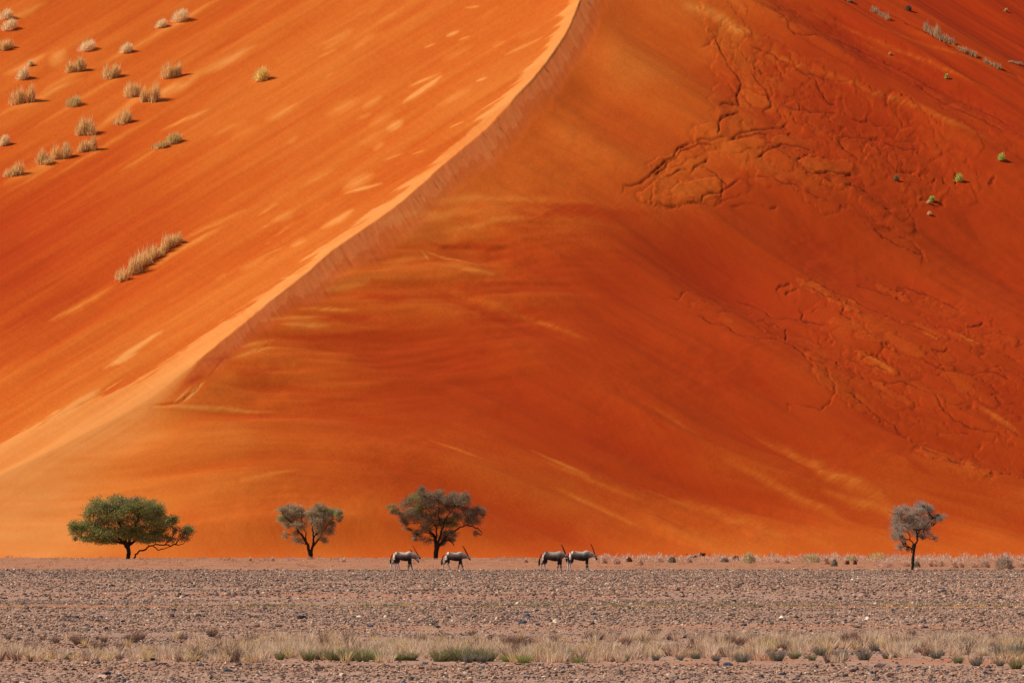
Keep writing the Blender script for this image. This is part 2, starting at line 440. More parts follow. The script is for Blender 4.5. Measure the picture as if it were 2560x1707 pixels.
lobe(2070, 402, 68, 20, 3, .30, .3, .02, .35); lobe(1745, 462, 62, 24, -14, .28, .3, .02, .25); lobe(1985, 345, 60, 16, 8, .2, .3, 0, .2); lobe(1900, 240, 50, 12, 32, .2, .4, 0, .25); lobe(1860, 360, 55, 15, -8, .2, .4, 0, .15)
sprinkle(RB, 26, 70, 190, 3.5, 6.5, 28, 6, .03, .16, .9, .08)
sprinkle(RB, 70, 22, 70, 2.0, 5.0, 28, 12, .03, .16, .8, .16, only=lambda a, b: fbm(a / 120, b / 80, 44, 2) > .0)
sprinkle(RB, 110, 7, 22, 1.2, 3.5, 28, 30, .03, .16, .8, .2, only=lambda a, b: fbm(a / 90, b / 60, 48, 2) > .18)
for q in [(2060, 700, 70, 12), (2110, 735, 50, 9), (2330, 810, 45, 9), (2410, 830, 50, 8), (2190, 900, 60, 12), (2230, 980, 60, 10), (2240, 690, 50, 9)]: lobe(q[0], q[1], q[2], q[3], 32, .2, .4, 0, .35)
sprinkle(RCm, 90, 18, 90, 4, 9, 29, 4, .02, .10, .6, .15)
sprinkle(RCm, 80, 6, 16, 1.3, 3, 29, 15, .04, .12, .6, .15)
w_ = w_ * (.85 + .4 * fbm(u_ / 20, v_ / 14, 230, 2)) + RA * .035 * rub
w_ -= sstep(0, 1, RA) * .10
dz[WR_, WC_] += w_
tone[WR_, WC_] += RA * 0.12 + tn_

# scarps traced where the slabs broke off; positive side is down-slope (right of travel)
SC = [
 ([(1547,487),(1559,460),(1595,453),(1624,439),(1635,419),(1662,397),(1685,379),(1694,358),(1721,349),(1752,345),(1788,349),(1833,345)], 0.10),
 ([(1626,439),(1649,419),(1689,383),(1703,363),(1752,352),(1793,361)], 0.10),
 ([(1793,347),(1797,315),(1811,297),(1824,284),(1856,266)], 0.10),
 ([(1793,275),(1811,257),(1847,252),(1838,225),(1849,198),(1838,180),(1811,144),(1802,126),(1782,90),(1770,110),(1746,119)], 0.10),
 ([(1631,493),(1671,498),(1716,498),(1757,491),(1759,473),(1793,462),(1815,451),(1856,430)], 0.10),
 ([(1852,419),(1870,430),(1906,430),(1933,437),(1960,448),(1996,453),(2014,464)], 0.10),
 ([(1824,496),(1856,487),(1892,487),(1919,493),(1946,496)], 0.10),
 ([(1653,433),(1680,424),(1703,412),(1725,419),(1752,401),(1779,379)], 0.10),
 ([(1811,361),(1842,338),(1874,324),(1906,315),(1951,302),(1973,288)], 0.10),
 ([(1842,342),(1883,333),(1919,329)], 0.10),
 ([(2005,419),(2032,424),(2059,419),(2095,421),(2135,415)], 0.10),
 ([(2054,433),(2086,444),(2131,446),(2167,455),(2221,482)], 0.10),
 ([(2014,464),(2041,478),(2081,491),(2126,502)], 0.10),
 ([(1861,104),(1897,119),(1933,135),(1973,155),(2009,174),(2059,194),(2095,203),(2140,212)], 0.10),
 ([(2036,207),(2054,225),(2068,248),(2095,252)], 0.10),
 ([(2095,333),(2122,324),(2153,336),(2199,338),(2257,356),(2311,361)], 0.10),
 ([(2090,333),(2113,356),(2140,374),(2149,388)], 0.10),
 ([(2239,410),(2266,412),(2295,412)], 0.10),
 ([(2176,536),(2221,541),(2266,566),(2307,599),(2266,590),(2221,568),(2176,539)], 0.10),
 ([(2293,475),(2334,480),(2361,487)], 0.10),
 ([(2388,442),(2390,415)], 0.10),
 ([(2473,444),(2489,435)], 0.10),
 ([(2284,221),(2338,243),(2392,270),(2446,293),(2527,336)], 0.10),
 ([(1888,397),(1924,370),(1951,352),(1996,352),(2032,361)], 0.10),
 ([(1635,451),(1631,473),(1635,493)], 0.10),
 ([(1815,451),(1788,419),(1752,406)], 0.10),
 ([(1906,270),(1933,252),(1924,225),(1897,203),(1874,171)], 0.10),
 ([(1951,252),(1996,266),(2041,270),(2099,270)], 0.10),
 ([(2122,279),(2167,297),(2221,311),(2289,315)], 0.10),
 ([(1664,724),(1698,731),(1710,715),(1730,708),(1770,715),(1815,731),(1856,746),(1870,760),(1892,742)], 0.085),
 ([(1831,708),(1861,715),(1892,728),(1928,755),(1973,769),(2018,774),(2063,785),(2086,796)], 0.085),
 ([(1725,774),(1766,789),(1797,805),(1824,816),(1856,837),(1897,847),(1928,843),(1969,852),(2000,875),(2032,900),(2063,909),(2090,911)], 0.085),
 ([(1935,683),(1951,674),(1978,674)], 0.085),
 ([(1964,697),(1971,686),(1996,683)], 0.085),
 ([(1996,679),(2023,683),(2059,701),(2090,717),(2131,740)], 0.085),
 ([(2030,661),(2059,674),(2095,697),(2131,717),(2167,740),(2203,755),(2244,776),(2271,792),(2311,805),(2347,825),(2370,841)], 0.085),
 ([(2135,668),(2167,674),(2203,688),(2239,697),(2262,708)], 0.085),
 ([(2235,668),(2266,672),(2298,683),(2338,706),(2379,726),(2410,742)], 0.085),
 ([(2239,681),(2257,677),(2275,686)], 0.085),
 ([(1996,746),(2005,749),(2002,771)], 0.085),
 ([(2104,744),(2113,740),(2104,762),(2131,780)], 0.085),
 ([(1960,798),(1964,834),(1969,848)], 0.085),
 ([(2063,911),(2081,952),(2090,974),(2086,992),(2072,1012),(2059,1028),(2018,1017),(1973,1006),(1960,1033)], 0.085),
 ([(2104,979),(2140,997),(2176,1028),(2221,1055),(2244,1073),(2266,1093),(2302,1102),(2334,1100)], 0.085),
 ([(2171,942),(2221,956),(2257,949),(2293,972),(2334,988),(2365,1033),(2410,1064),(2446,1073),(2491,1087),(2532,1105)], 0.085),
 ([(2203,859),(2230,870),(2262,882),(2293,888),(2334,911),(2374,931),(2424,933),(2460,924),(2514,936),(2555,947)], 0.085),
 ([(2338,1082),(2356,1078),(2401,1078),(2428,1084)], 0.085),
 ([(2428,1168),(2469,1177),(2518,1186),(2546,1190),(2557,1177)], 0.085),
 ([(2302,1123),(2356,1148),(2401,1161),(2428,1170)], 0.085),
 ([(2117,884),(2153,897),(2194,913),(2230,931)], 0.085),
 ([(2415,794),(2446,792),(2453,780)], 0.085),
 ([(2329,866),(2356,870),(2374,859)], 0.085),
 ([(1897,776),(1919,789),(1933,780),(1951,798)], 0.085),
 ([(2153,888),(2189,879),(2221,897)], 0.085),
 ([(2200, 20), (2290, 65), (2400, 120), (2560, 190)], .1),
 ([(2010, 55), (2150, 120), (2300, 190), (2480, 280), (2560, 330)], .12), ([(1960, 60), (1990, 90), (2060, 100), (2130, 130)], .14), ([(2290, 215), (2400, 275), (2500, 325)], .16),
 ([(1100, 612), (1200, 610), (1280, 618)], .07),
 ([(372, 1012), (420, 1012), (460, 1000), (505, 955)], .08), ([(505, 955), (560, 900), (640, 880), (690, 850)], .035),
]
JU = U + 9 * fbm(U / 34, V / 24, 50, 3) ; JV = V + 7 * fbm(U / 34, V / 24, 51, 3)
crack_shade = ck * .55  # crack darkness painted as colour on top of the real grooves
crack_shade[WR_, WC_] += .9 * cshade_ * sstep(-.4, .3, fbm(u_ / 26, v_ / 18, 54, 3))
for pts, h in SC:
    p = np.array(pts, float)
    if (p[-1] - p[0])[1] > 0 and (p[-1] - p[0])[0] > 0 and p[0][0] > 1500: p = p[::-1]
    (ulo, vlo), (uhi, vhi) = p.min(0) - 90, p.max(0) + 90
    rows = np.where(((V > vlo) & (V < vhi) & (U > ulo) & (U < uhi)).any(1))[0]
    cols = np.where(((V > vlo) & (V < vhi) & (U > ulo) & (U < uhi)).any(0))[0]
    if len(rows) == 0: continue
    r = slice(rows[0], rows[-1] + 1); c = slice(cols[0], cols[-1] + 1)
    d, arc = signed_dist(p, JU[r, c], JV[r, c])
    Lt = np.sum(np.hypot(*np.diff(p, axis=0).T))
    endf = sstep(0, .12, arc / Lt) * sstep(1, .88, arc / Lt)
    ad = np.abs(d)
    drop = -h * endf * sstep(-3.0, 0.5, d) * np.exp(-np.maximum(d, 0) / 26)
    groove = -0.55 * h * endf * np.exp(-((d - 1.0) / 3.4) ** 2)
    fade = sstep(85, 50, ad)
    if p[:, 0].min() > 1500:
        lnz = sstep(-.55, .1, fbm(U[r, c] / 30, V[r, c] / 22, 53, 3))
        crack_shade[r, c] = np.maximum(crack_shade[r, c], endf * lnz * np.exp(-((d - .3) / 2.0) ** 2))
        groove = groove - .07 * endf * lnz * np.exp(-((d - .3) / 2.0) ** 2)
    dz[r, c] += (drop + groove) * fade * (0.7 + 0.6 * vnoise(U[r, c] / 40, V[r, c] / 40, 52))

# sand grain mottling
tone += 0.10 * fbm(U / 5, V / 5, 60, 2) + 0.10 * fbm(U / 260, V / 180, 61, 3)
view_fade = sstep(-1500, -200, U) * sstep(4200, 2800, U)
Z = ZB + dz * (0.15 + 0.85 * view_fade) * sstep(0.2, 3.0, ZB)
Z += 0.01
Z[0, :] = -1.5
nr, nc = X.shape
idx = np.arange(nr * nc).reshape(nr, nc)
F = np.stack([idx[:-1, :-1], idx[:-1, 1:], idx[1:, 1:], idx[1:, :-1]], -1).reshape(-1, 4)

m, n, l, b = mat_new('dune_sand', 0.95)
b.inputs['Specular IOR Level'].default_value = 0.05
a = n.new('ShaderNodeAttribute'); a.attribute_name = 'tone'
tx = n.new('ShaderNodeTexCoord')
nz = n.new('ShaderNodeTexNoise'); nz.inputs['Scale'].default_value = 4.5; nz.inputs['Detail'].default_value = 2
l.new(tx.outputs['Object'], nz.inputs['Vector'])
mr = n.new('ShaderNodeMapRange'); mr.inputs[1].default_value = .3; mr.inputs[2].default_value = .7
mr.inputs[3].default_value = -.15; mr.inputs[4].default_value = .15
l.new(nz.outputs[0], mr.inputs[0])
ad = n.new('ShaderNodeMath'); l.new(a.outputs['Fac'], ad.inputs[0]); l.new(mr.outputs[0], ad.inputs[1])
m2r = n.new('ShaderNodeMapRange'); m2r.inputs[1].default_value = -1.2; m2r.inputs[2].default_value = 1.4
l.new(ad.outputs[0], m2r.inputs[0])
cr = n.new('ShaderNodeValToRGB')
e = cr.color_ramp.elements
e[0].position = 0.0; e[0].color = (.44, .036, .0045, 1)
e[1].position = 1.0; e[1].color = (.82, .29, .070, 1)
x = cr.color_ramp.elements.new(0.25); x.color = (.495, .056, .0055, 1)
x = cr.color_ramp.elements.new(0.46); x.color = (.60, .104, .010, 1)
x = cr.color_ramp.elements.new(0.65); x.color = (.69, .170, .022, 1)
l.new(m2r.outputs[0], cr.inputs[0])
ad2 = n.new('ShaderNodeAttribute'); ad2.attribute_name = 'sky_tint'
dm = n.new('ShaderNodeMix'); dm.data_type = 'RGBA'; dm.inputs[7].default_value = (.72, .225, .095, 1)
dmf = n.new('ShaderNodeMath'); dmf.operation = 'MULTIPLY'; dmf.inputs[1].default_value = .34; l.new(ad2.outputs['Fac'], dmf.inputs[0])
l.new(dmf.outputs[0], dm.inputs[0]); l.new(cr.outputs[0], dm.inputs[6]); 
ad3 = n.new('ShaderNodeAttribute'); ad3.attribute_name = 'crack_shade'      # shade inside the cracks, painted dark into the sand colour
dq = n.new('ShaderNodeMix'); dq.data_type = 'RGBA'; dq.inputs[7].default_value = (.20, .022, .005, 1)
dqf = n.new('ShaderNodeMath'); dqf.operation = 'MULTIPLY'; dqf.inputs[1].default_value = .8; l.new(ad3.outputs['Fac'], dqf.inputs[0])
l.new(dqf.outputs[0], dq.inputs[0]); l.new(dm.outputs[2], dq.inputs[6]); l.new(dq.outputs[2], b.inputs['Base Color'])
bp = n.new('ShaderNodeBump'); bp.inputs['Strength'].default_value = 0.25; bp.inputs['Distance'].default_value = 0.05
nb = n.new('ShaderNodeTexNoise'); nb.inputs['Scale'].default_value = 3.5; nb.inputs['Detail'].default_value = 5
l.new(tx.outputs['Object'], nb.inputs['Vector']); l.new(nb.outputs[0], bp.inputs['Height']); l.new(bp.outputs[0], b.inputs['Normal'])
SAND = m
dune_me = make_mesh('dune', np.stack([X, Y, Z], -1).reshape(-1, 3), F, SAND, True, None, {'tone': tone, 'sky_tint': np.clip(sky_tint, 0, 1), 'crack_shade': np.clip(crack_shade, 0, 1)})
dune = link('dune', dune_me); dune['kind'] = 'structure'; dune['label'] = 'huge orange sand dune with a curved crest'

UF, VF = project(X, Y, Z)
def on_dune(u, v):
    """first point of the dune surface seen along the ray through (u, v)"""
    j = int(np.argmin(np.abs(UU - u)))
    col = VF[:, j]
    k = np.where(col <= v)[0]
    k = int(k[0]) if len(k) else len(YY) - 1
    y = YY[k]
    return np.array([(u - W0 / 2) / FPX * y, y, Z[k, j]])

# ------------------------------------------------------------------ gravel plain
gy = np.concatenate([[-6000, -1500, -300, -40, 0, 20, 40], np.exp(np.linspace(math.log(55), math.log(800), 700)), [1200, 2500, 7000]])
gu = np.concatenate([[-400000, -60000, -12000, -4000, -1500], np.arange(-400, 2990, 14), [4200, 7000, 15000, 62000, 400000]])
GA = (gu - W0 / 2) / FPX
GX = GA[None, :] * np.maximum(np.abs(gy), 60)[:, None]
GY = np.repeat(gy[:, None], len(gu), 1)
def ground_z(x, y):
    inb = sstep(40, 60, y) * sstep(760, 720, y) * sstep(400, 150, np.abs(x))
    return inb * (0.035 * fbm(x / 9, y / 14, 70, 3) + 0.012 * fbm(x / 1.1, y / 1.6, 71, 2) * sstep(380, 200, y)) - 0.0
GZ = ground_z(GX, GY)
gi = np.arange(GX.size).reshape(GX.shape)
GF = np.stack([gi[:-1, :-1], gi[:-1, 1:], gi[1:, 1:], gi[1:, :-1]], -1).reshape(-1, 4)

m, n, l, b = mat_new('gravel_ground', 0.95)
tc = n.new('ShaderNodeTexCoord')
sep = n.new('ShaderNodeSeparateXYZ'); l.new(tc.outputs['Object'], sep.inputs[0])
def nt_noise(scale, sx=1, sy=1, det=3, rough=.5):
    mp = n.new('ShaderNodeMapping'); mp.inputs['Scale'].default_value = (sx, sy, 1)
    l.new(tc.outputs['Object'], mp.inputs[0])
    t = n.new('ShaderNodeTexNoise'); t.inputs['Scale'].default_value = scale; t.inputs['Detail'].default_value = det; t.inputs['Roughness'].default_value = rough
    l.new(mp.outputs[0], t.inputs[0]); return t.outputs[0]
def ramp(src, stops):
    r = n.new('ShaderNodeValToRGB'); el = r.color_ramp.elements
    el[0].position, el[0].color = stops[0][0], (*stops[0][1], 1)
    el[1].position, el[1].color = stops[-1][0], (*stops[-1][1], 1)
    for p, c in stops[1:-1]:
        q = el.new(p); q.color = (*c, 1)
    l.new(src, r.inputs[0]); return r.outputs[0]
def mixc(f, a_, b_):
    mx = n.new('ShaderNodeMix'); mx.data_type = 'RGBA'
    for s_, i in ((f, 0), (a_, 6), (b_, 7)):
        if isinstance(s_, (float, int)): mx.inputs[i].default_value = s_
        elif isinstance(s_, tuple): mx.inputs[i].default_value = (*s_, 1)
        else: l.new(s_, mx.inputs[i])
    return mx.outputs[2]
base = ramp(nt_noise(7.0, 1, 1, 5, .7), [(.3, (.25, .14, .098)), (.5, (.44, .247, .168)), (.72, (.62, .39, .275))])
fine = ramp(nt_noise(1.6, 1, .45, 4, .7), [(.35, (.25, .14, .095)), (.5, (.45, .24, .155)), (.7, (.62, .36, .235))])
col = mixc(.5, base, fine)
# bands of bare orange sand and of darker gravel, running across the view
band = ramp(nt_noise(.085, .16, 1, 4, .6), [(.50, (0, 0, 0)), (.62, (1, 1, 1))])
col = mixc(ramp(nt_noise(.085, .16, 1, 4, .6), [(.52, (0, 0, 0)), (.66, (.75, .75, .75))]), col, (.50, .20, .085))
# painted attribute: bare sand between the grass, far pale flat
at1 = n.new('ShaderNodeAttribute'); at1.attribute_name = 'bare'
at2 = n.new('ShaderNodeAttribute'); at2.attribute_name = 'far'
col = mixc(at1.outputs['Fac'], col, mixc(nt_noise(3, 1, 1, 3), (.58, .155, .045), (.50, .20, .09)))
farc = ramp(nt_noise(.5, .35, .25, 5, .7), [(.3, (.36, .15, .07)), (.5, (.45, .19, .095)), (.7, (.54, .25, .14))])
col = mixc(at2.outputs['Fac'], col, farc)
l.new(col, b.inputs['Base Color'])
bp = n.new('ShaderNodeBump'); bp.inputs['Strength'].default_value = 0.6; bp.inputs['Distance'].default_value = 0.03
l.new(nt_noise(9, 1, 1, 4, .7), bp.inputs['Height']); l.new(bp.outputs[0], b.inputs['Normal'])
vv = project(GX, GY, GZ)[1]; uu = project(GX, np.maximum(GY, 1), GZ)[0]
edge = 372 + 10 * fbm(GX / 22, GY * 0, 72, 3)
far = sstep(edge - 3, edge + 3, GY) * (GY > 0)
bare = sstep(.0, .35, fbm(GX / 2.2, GY / 3.2, 73, 3) - .22) * sstep(76.5, 78, GY) * sstep(86, 81, GY) * sstep(-2, 4, GX + 3)
bare2 = sstep(-.2, .25, fbm(GX / 6, GY / 3, 74, 2)) * sstep(147, 148.5, GY) * sstep(153, 151.5, GY)
bare = np.clip(bare + .8 * bare2 + .5 * sstep(.25, .5, fbm(GX / 14, GY / 5, 75, 3)) * sstep(165, 175, GY), 0, 1) * (1 - far)
ground_me = make_mesh('ground', np.stack([GX, GY, GZ], -1).reshape(-1, 3), GF, m, True, None, {'bare': bare, 'far': far})
ground = link('ground', ground_me); ground['kind'] = 'structure'; ground['label'] = 'flat stony gravel plain'

# ------------------------------------------------------------------ stones
ico = bpy.data.meshes.new('tmp')
import bmesh
bmi = bmesh.new(); bmesh.ops.create_icosphere(bmi, subdivisions=1, radius=1.0)
bmi.verts.ensure_lookup_table()
IV = np.array([v.co[:] for v in bmi.verts]); IF = np.array([[v.index for v in f.verts] for f in bmi.faces]); bmi.free()
STONE_COLS = np.array([(.085, .065, .060), (.135, .095, .082), (.225, .145, .110), (.34, .205, .142), (.44, .26, .175), (.53, .32, .21), (.15, .125, .12), (.70, .49, .33), (.85, .70, .53), (.56, .30, .17)])
STONE_W = np.array([.08, .09, .14, .18, .18, .14, .02, .07, .015, .085]); STONE_W /= STONE_W.sum()
def stones_mesh(px, py, size, colidx, name):
    N = len(px); nv = len(IV)
    V_ = np.repeat(IV[None], N, 0) * (1 + 0.30 * rng.standard_normal((N, nv, 1)).clip(-1.6, 1.6))
    ang = rng.random(N) * 6.283; ca, sa = np.cos(ang), np.sin(ang)
    V_ = V_ * np.stack([rng.uniform(.8, 1.5, N), rng.uniform(.7, 1.2, N), rng.uniform(.45, .85, N)], 1)[:, None, :]
    x_ = V_[..., 0] * ca[:, None] - V_[..., 1] * sa[:, None]; y_ = V_[..., 0] * sa[:, None] + V_[..., 1] * ca[:, None]
    V_ = np.stack([x_, y_, V_[..., 2]], -1) * (size / 2)[:, None, None]
    V_[..., 0] += px[:, None]; V_[..., 1] += py[:, None]; V_[..., 2] += (ground_z(px, py) + size * .16)[:, None]
    F_ = (IF[None] + (np.arange(N) * nv)[:, None, None]).reshape(-1, 3)
    c_ = STONE_COLS[colidx] * rng.uniform(.8, 1.25, (N, 1))
    c_ = np.repeat(c_[:, None], nv, 1).reshape(-1, 3)
    return make_mesh(name, V_.reshape(-1, 3), F_, STONE, False, c_)
STONE = vcol_mat('stone', 0.85, 0, 25, .25)
def scatter(d0, d1, dens, smin, smax, power=2.2):
    area = (2800 / FPX) / 2 * (d1 * d1 - d0 * d0)
    N = int(area * dens)
    d = np.sqrt(rng.random(N) * (d1 * d1 - d0 * d0) + d0 * d0)
    u = rng.uniform(-120, 2680, N)
    x_ = (u - W0 / 2) / FPX * d
    s = smin + (smax - smin) * rng.random(N) ** power
    # patchy
    p = fbm(x_ / 7, d / 7, 80, 4)
    keep = rng.random(N) < np.clip(.72 + 1.1 * p, .30, 1)
    keep &= ~((d > 77) & (d < 84) & (rng.random(N) < .6)) & ~((d > 147) & (d < 152))
    return x_[keep], d[keep], s[keep]
parts = [scatter(60, 110, 85, .012, .048, 2.2), scatter(60, 110, 1.0, .05, .11, 2), scatter(110, 170, 42, .018, .07, 2.6), scatter(110, 170, .3, .08, .14, 2),
         scatter(170, 375, 10, .03, .12, 2.8), scatter(170, 375, .05, .13, .22, 2), scatter(350, 374, .6, .10, .22, 1.6)]
sx = np.concatenate([p[0] for p in parts]); sy = np.concatenate([p[1] for p in parts]); ss = np.concatenate([p[2] for p in parts])
print('stones', len(sx))
gr = link('gravel', stones_mesh(sx, sy, ss, rng.choice(len(STONE_COLS), len(sx), p=STONE_W), 'gravel'))
gr['kind'] = 'stuff'; gr['label'] = 'brown, grey and pale stones strewn over the plain'; gr['category'] = 'gravel'

# the larger dark rocks one could count, near the bottom of the view
def rock_mesh(k):
    bm = bmesh.new(); bmesh.ops.create_icosphere(bm, subdivisions=2, radius=1.0)
    r = random.Random(k)
    ph = [r.uniform(0, 6) for _ in range(6)]
    for v in bm.verts:
        c = v.co
        f = 1 + .22 * math.sin(2.3 * c.x + ph[0]) * math.cos(1.9 * c.y + ph[1]) + .16 * math.sin(4.1 * c.z + 3 * c.x + ph[2]) + r.uniform(-.07, .07)
        v.co = Vector((c.x * f, c.y * f * .8, max(c.z * f, -.45) * .62))
    me = bpy.data.meshes.new('rock'); bm.to_mesh(me); bm.free()
    return me
ROCKMAT = {}
for nm, cc in (('dark', (.05, .047, .062)), ('brown', (.16, .095, .07)), ('pale', (.52, .38, .25)), ('bluegrey', (.085, .09, .115))):
    m, n, l, b = mat_new('rock_' + nm, .8)
    t = n.new('ShaderNodeTexNoise'); t.inputs['Scale'].default_value = 3; t.inputs['Detail'].default_value = 6
    tcc = n.new('ShaderNodeTexCoord'); l.new(tcc.outputs['Object'], t.inputs[0])
    r = n.new('ShaderNodeValToRGB'); r.color_ramp.elements[0].position = .35; r.color_ramp.elements[1].position = .7
    r.color_ramp.elements[0].color = (*[q * .7 for q in cc], 1); r.color_ramp.elements[1].color = (*[min(1, q * 1.7) for q in cc], 1)
    l.new(t.outputs[0], r.inputs[0]); l.new(r.outputs[0], b.inputs['Base Color'])
    ROCKMAT[nm] = m
rock_src = {}
NUM = []
def rock(u, v, w, kind, k):
    key = (kind, k % 4)
    if key not in rock_src:
        me = rock_mesh(k % 4 + 10 * len(kind)); me.materials.append(ROCKMAT[kind]); rock_src[key] = me
    x_, y_ = on_ground(u, v)
    s = w / FPX * y_ / 2
    o = link('rock', rock_src[key], None, (x_, y_, float(ground_z(np.array(x_), np.array(y_))) + s * .2), k * 1.3, s)
    L = {'dark': 'dark grey rock', 'brown': 'dark brown rock', 'pale': 'pale buff stone', 'bluegrey': 'blue grey rock'}[kind] + (' on the gravel in front of the grass strip' if v > 1640 else ' on the gravel behind the grass strip')
    NUM.append((L, u, o))
    return tag(o, L, 'rock', {'dark': 'dark rocks on the foreground gravel', 'brown': 'brown rocks on the foreground gravel', 'pale': 'pale stones on the foreground gravel', 'bluegrey': 'blue grey rocks on the foreground gravel'}[kind])
big = [(155, 1650, 16, 'dark'), (215, 1650, 12, 'bluegrey'), (378, 1651, 18, 'dark'), (388, 1660, 12, 'dark'), (95, 1668, 9, 'dark'), (110, 1667, 9, 'dark'), (178, 1671, 10, 'dark'),
       (265, 1687, 20, 'dark'), (298, 1690, 14, 'dark'), (360, 1668, 10, 'dark'), (503, 1665, 14, 'bluegrey'), (597, 1663, 18, 'brown'), (570, 1680, 18, 'bluegrey'), (310, 1702, 14, 'dark'),
       (820, 1668, 12, 'brown'), (745, 1695, 10, 'pale'), (1205, 1669, 15, 'bluegrey'), (1163, 1672, 18, 'brown'), (1108, 1689, 14, 'brown'), (1062, 1658, 14, 'bluegrey'), (1215, 1695, 12, 'brown'),
       (1010, 1706, 14, 'bluegrey'), (1316, 1695, 14, 'bluegrey'), (1405, 1670, 16, 'dark'), (1455, 1671, 10, 'bluegrey'), (1585, 1675, 10, 'dark'), (1650, 1672, 10, 'dark'), (1690, 1670, 10, 'bluegrey'), (1680, 1705, 14, 'brown'),
       (1786, 1679, 12, 'bluegrey'), (1822, 1683, 10, 'dark'), (1901, 1690, 18, 'bluegrey'), (1956, 1683, 16, 'dark'), (1995, 1688, 12, 'bluegrey'), (2108, 1688, 18, 'brown'), (2130, 1674, 18, 'brown'), (1820, 1660, 20, 'bluegrey'),
       (2180, 1680, 14, 'bluegrey'), (2248, 1672, 16, 'bluegrey'), (2293, 1668, 12, 'dark'), (2308, 1679, 14, 'pale'), (2338, 1678, 18, 'brown'), (2222, 1690, 12, 'dark'), (2420, 1703, 14, 'bluegrey'), (2464, 1681, 12, 'dark'), (2470, 1666, 16, 'brown'),
       (156, 1551, 16, 'dark'), (190, 1542, 16, 'dark'), (248, 1543, 16, 'bluegrey'), (307, 1554, 12, 'dark'), (218, 1578, 14, 'bluegrey'), (430, 1541, 12, 'dark'), (470, 1544, 14, 'brown'), (755, 1545, 24, 'dark'), (712, 1580, 12, 'bluegrey'),
       (1107, 1527, 17, 'brown'), (1094, 1570, 14, 'bluegrey'), (1316, 1540, 18, 'bluegrey'), (1308, 1560, 18, 'bluegrey'), (1480, 1563, 16, 'brown'), (1055, 1531, 9, 'bluegrey'), (1486, 1536, 12, 'bluegrey'), (1252, 1498, 10, 'brown'), (1304, 1474, 9, 'bluegrey'),
       (1992, 1545, 12, 'dark'), (1860, 1566, 14, 'dark'), (2262, 1544, 10, 'brown'), (2420, 1554, 10, 'brown'), (2528, 1555, 10, 'dark'), (2072, 1557, 14, 'pale'), (925, 1567, 14, 'bluegrey'), (1182, 1542, 10, 'pale'), (2134, 1488, 10, 'pale')]
for k, (u, v, w, kd) in enumerate(big): rock(u, v, w * 1.15, kd, k)

# ------------------------------------------------------------------ plants
LEAF = vcol_mat('foliage', 0.85, 0.5)
GRASS = vcol_mat('grass_blades', 0.9, 0.42)
BARK = vcol_mat('bark', 0.95, 0, 6, .35)

def tri_blades(base, direc, length, width, side=None):
    """thin triangles; base (N,3) direc unit (N,3)"""
    N = len(base)
    if side is None:
        r = rng.standard_normal((N, 3)); side = np.cross(direc, r)
    side /= np.linalg.norm(side, axis=1, keepdims=True) + 1e-9
    w = (side * np.asarray(width).reshape(-1, 1) / 2)
    tip = base + direc * np.asarray(length).reshape(-1, 1)
    V_ = np.stack([base - w, base + w, tip], 1).reshape(-1, 3)
    F_ = np.arange(3 * N).reshape(-1, 3)
    return V_, F_
def unit(a): return a / (np.linalg.norm(a, axis=1, keepdims=True) + 1e-9)

def tussock_verts(n, h, spread, wid, cols, droop=.35, rbase=.35):
    """fan of blades from a small base; returns verts, faces, colours, two segments per blade"""
    th = rng.random(n) * 6.283; rr_ = np.sqrt(rng.random(n)) * spread * rbase
    base = np.stack([np.cos(th) * rr_, np.sin(th) * rr_, np.zeros(n)], 1)
    lean = rng.random(n) ** .8
    d = unit(np.stack([np.cos(th) * lean * spread / h * 1.1 + rng.normal(0, .12, n), np.sin(th) * lean * spread / h * 1.1 + rng.normal(0, .12, n), np.ones(n)], 1))
    Ls = h * rng.uniform(.55, 1.1, n)
    mid = base + d * (Ls * .6)[:, None]
    d2 = unit(d + np.stack([np.cos(th) * droop * lean, np.sin(th) * droop * lean, -droop * lean], 1))
    tip = mid + d2 * (Ls * .45)[:, None]
    side = unit(np.cross(d, rng.standard_normal((n, 3)))) * wid / 2
    V_ = np.stack([base - side, base + side, mid - side * .8, mid + side * .8, tip], 1).reshape(-1, 3)
    i = (np.arange(n) * 5)[:, None]
    F_ = np.concatenate([i + np.array([[0, 1, 3]]), i + np.array([[0, 3, 2]]), i + np.array([[2, 3, 4]])])
    cols = np.asarray(cols)
    c = cols[rng.integers(0, len(cols), n)] * rng.uniform(.75, 1.25, (n, 1))
    c = np.repeat(c[:, None], 5, 1)
    c[:, 4] *= 1.0
    return V_, F_, c.reshape(-1, 3)
def merge(lst):
    Vs, Fs, Cs = [], [], []; o = 0
    for v, f, c in lst:
        Vs.append(v); Fs.append(f + o); Cs.append(c); o += len(v)
    return np.concatenate(Vs), np.concatenate(Fs), np.concatenate(Cs)
STRAW = [(.82, .60, .30), (.72, .50, .25), (.88, .70, .40), (.50, .34, .19)]
STRAWP = [(.88, .64, .44), (.80, .56, .38), (.94, .78, .56), (.56, .36, .25)]
GREEN = [(.25, .24, .08), (.32, .31, .12), (.20, .19, .075), (.50, .42, .24), (.30, .24, .14)]
GREY = [(.34, .28, .20), (.26, .21, .16), (.44, .36, .27), (.20, .17, .13)]
BROWN = [(.22, .12, .085), (.30, .17, .12), (.17, .095, .07), (.36, .22, .15)]
PALE = [(.88, .70, .48), (.78, .60, .40), (.93, .80, .60), (.58, .42, .30)]

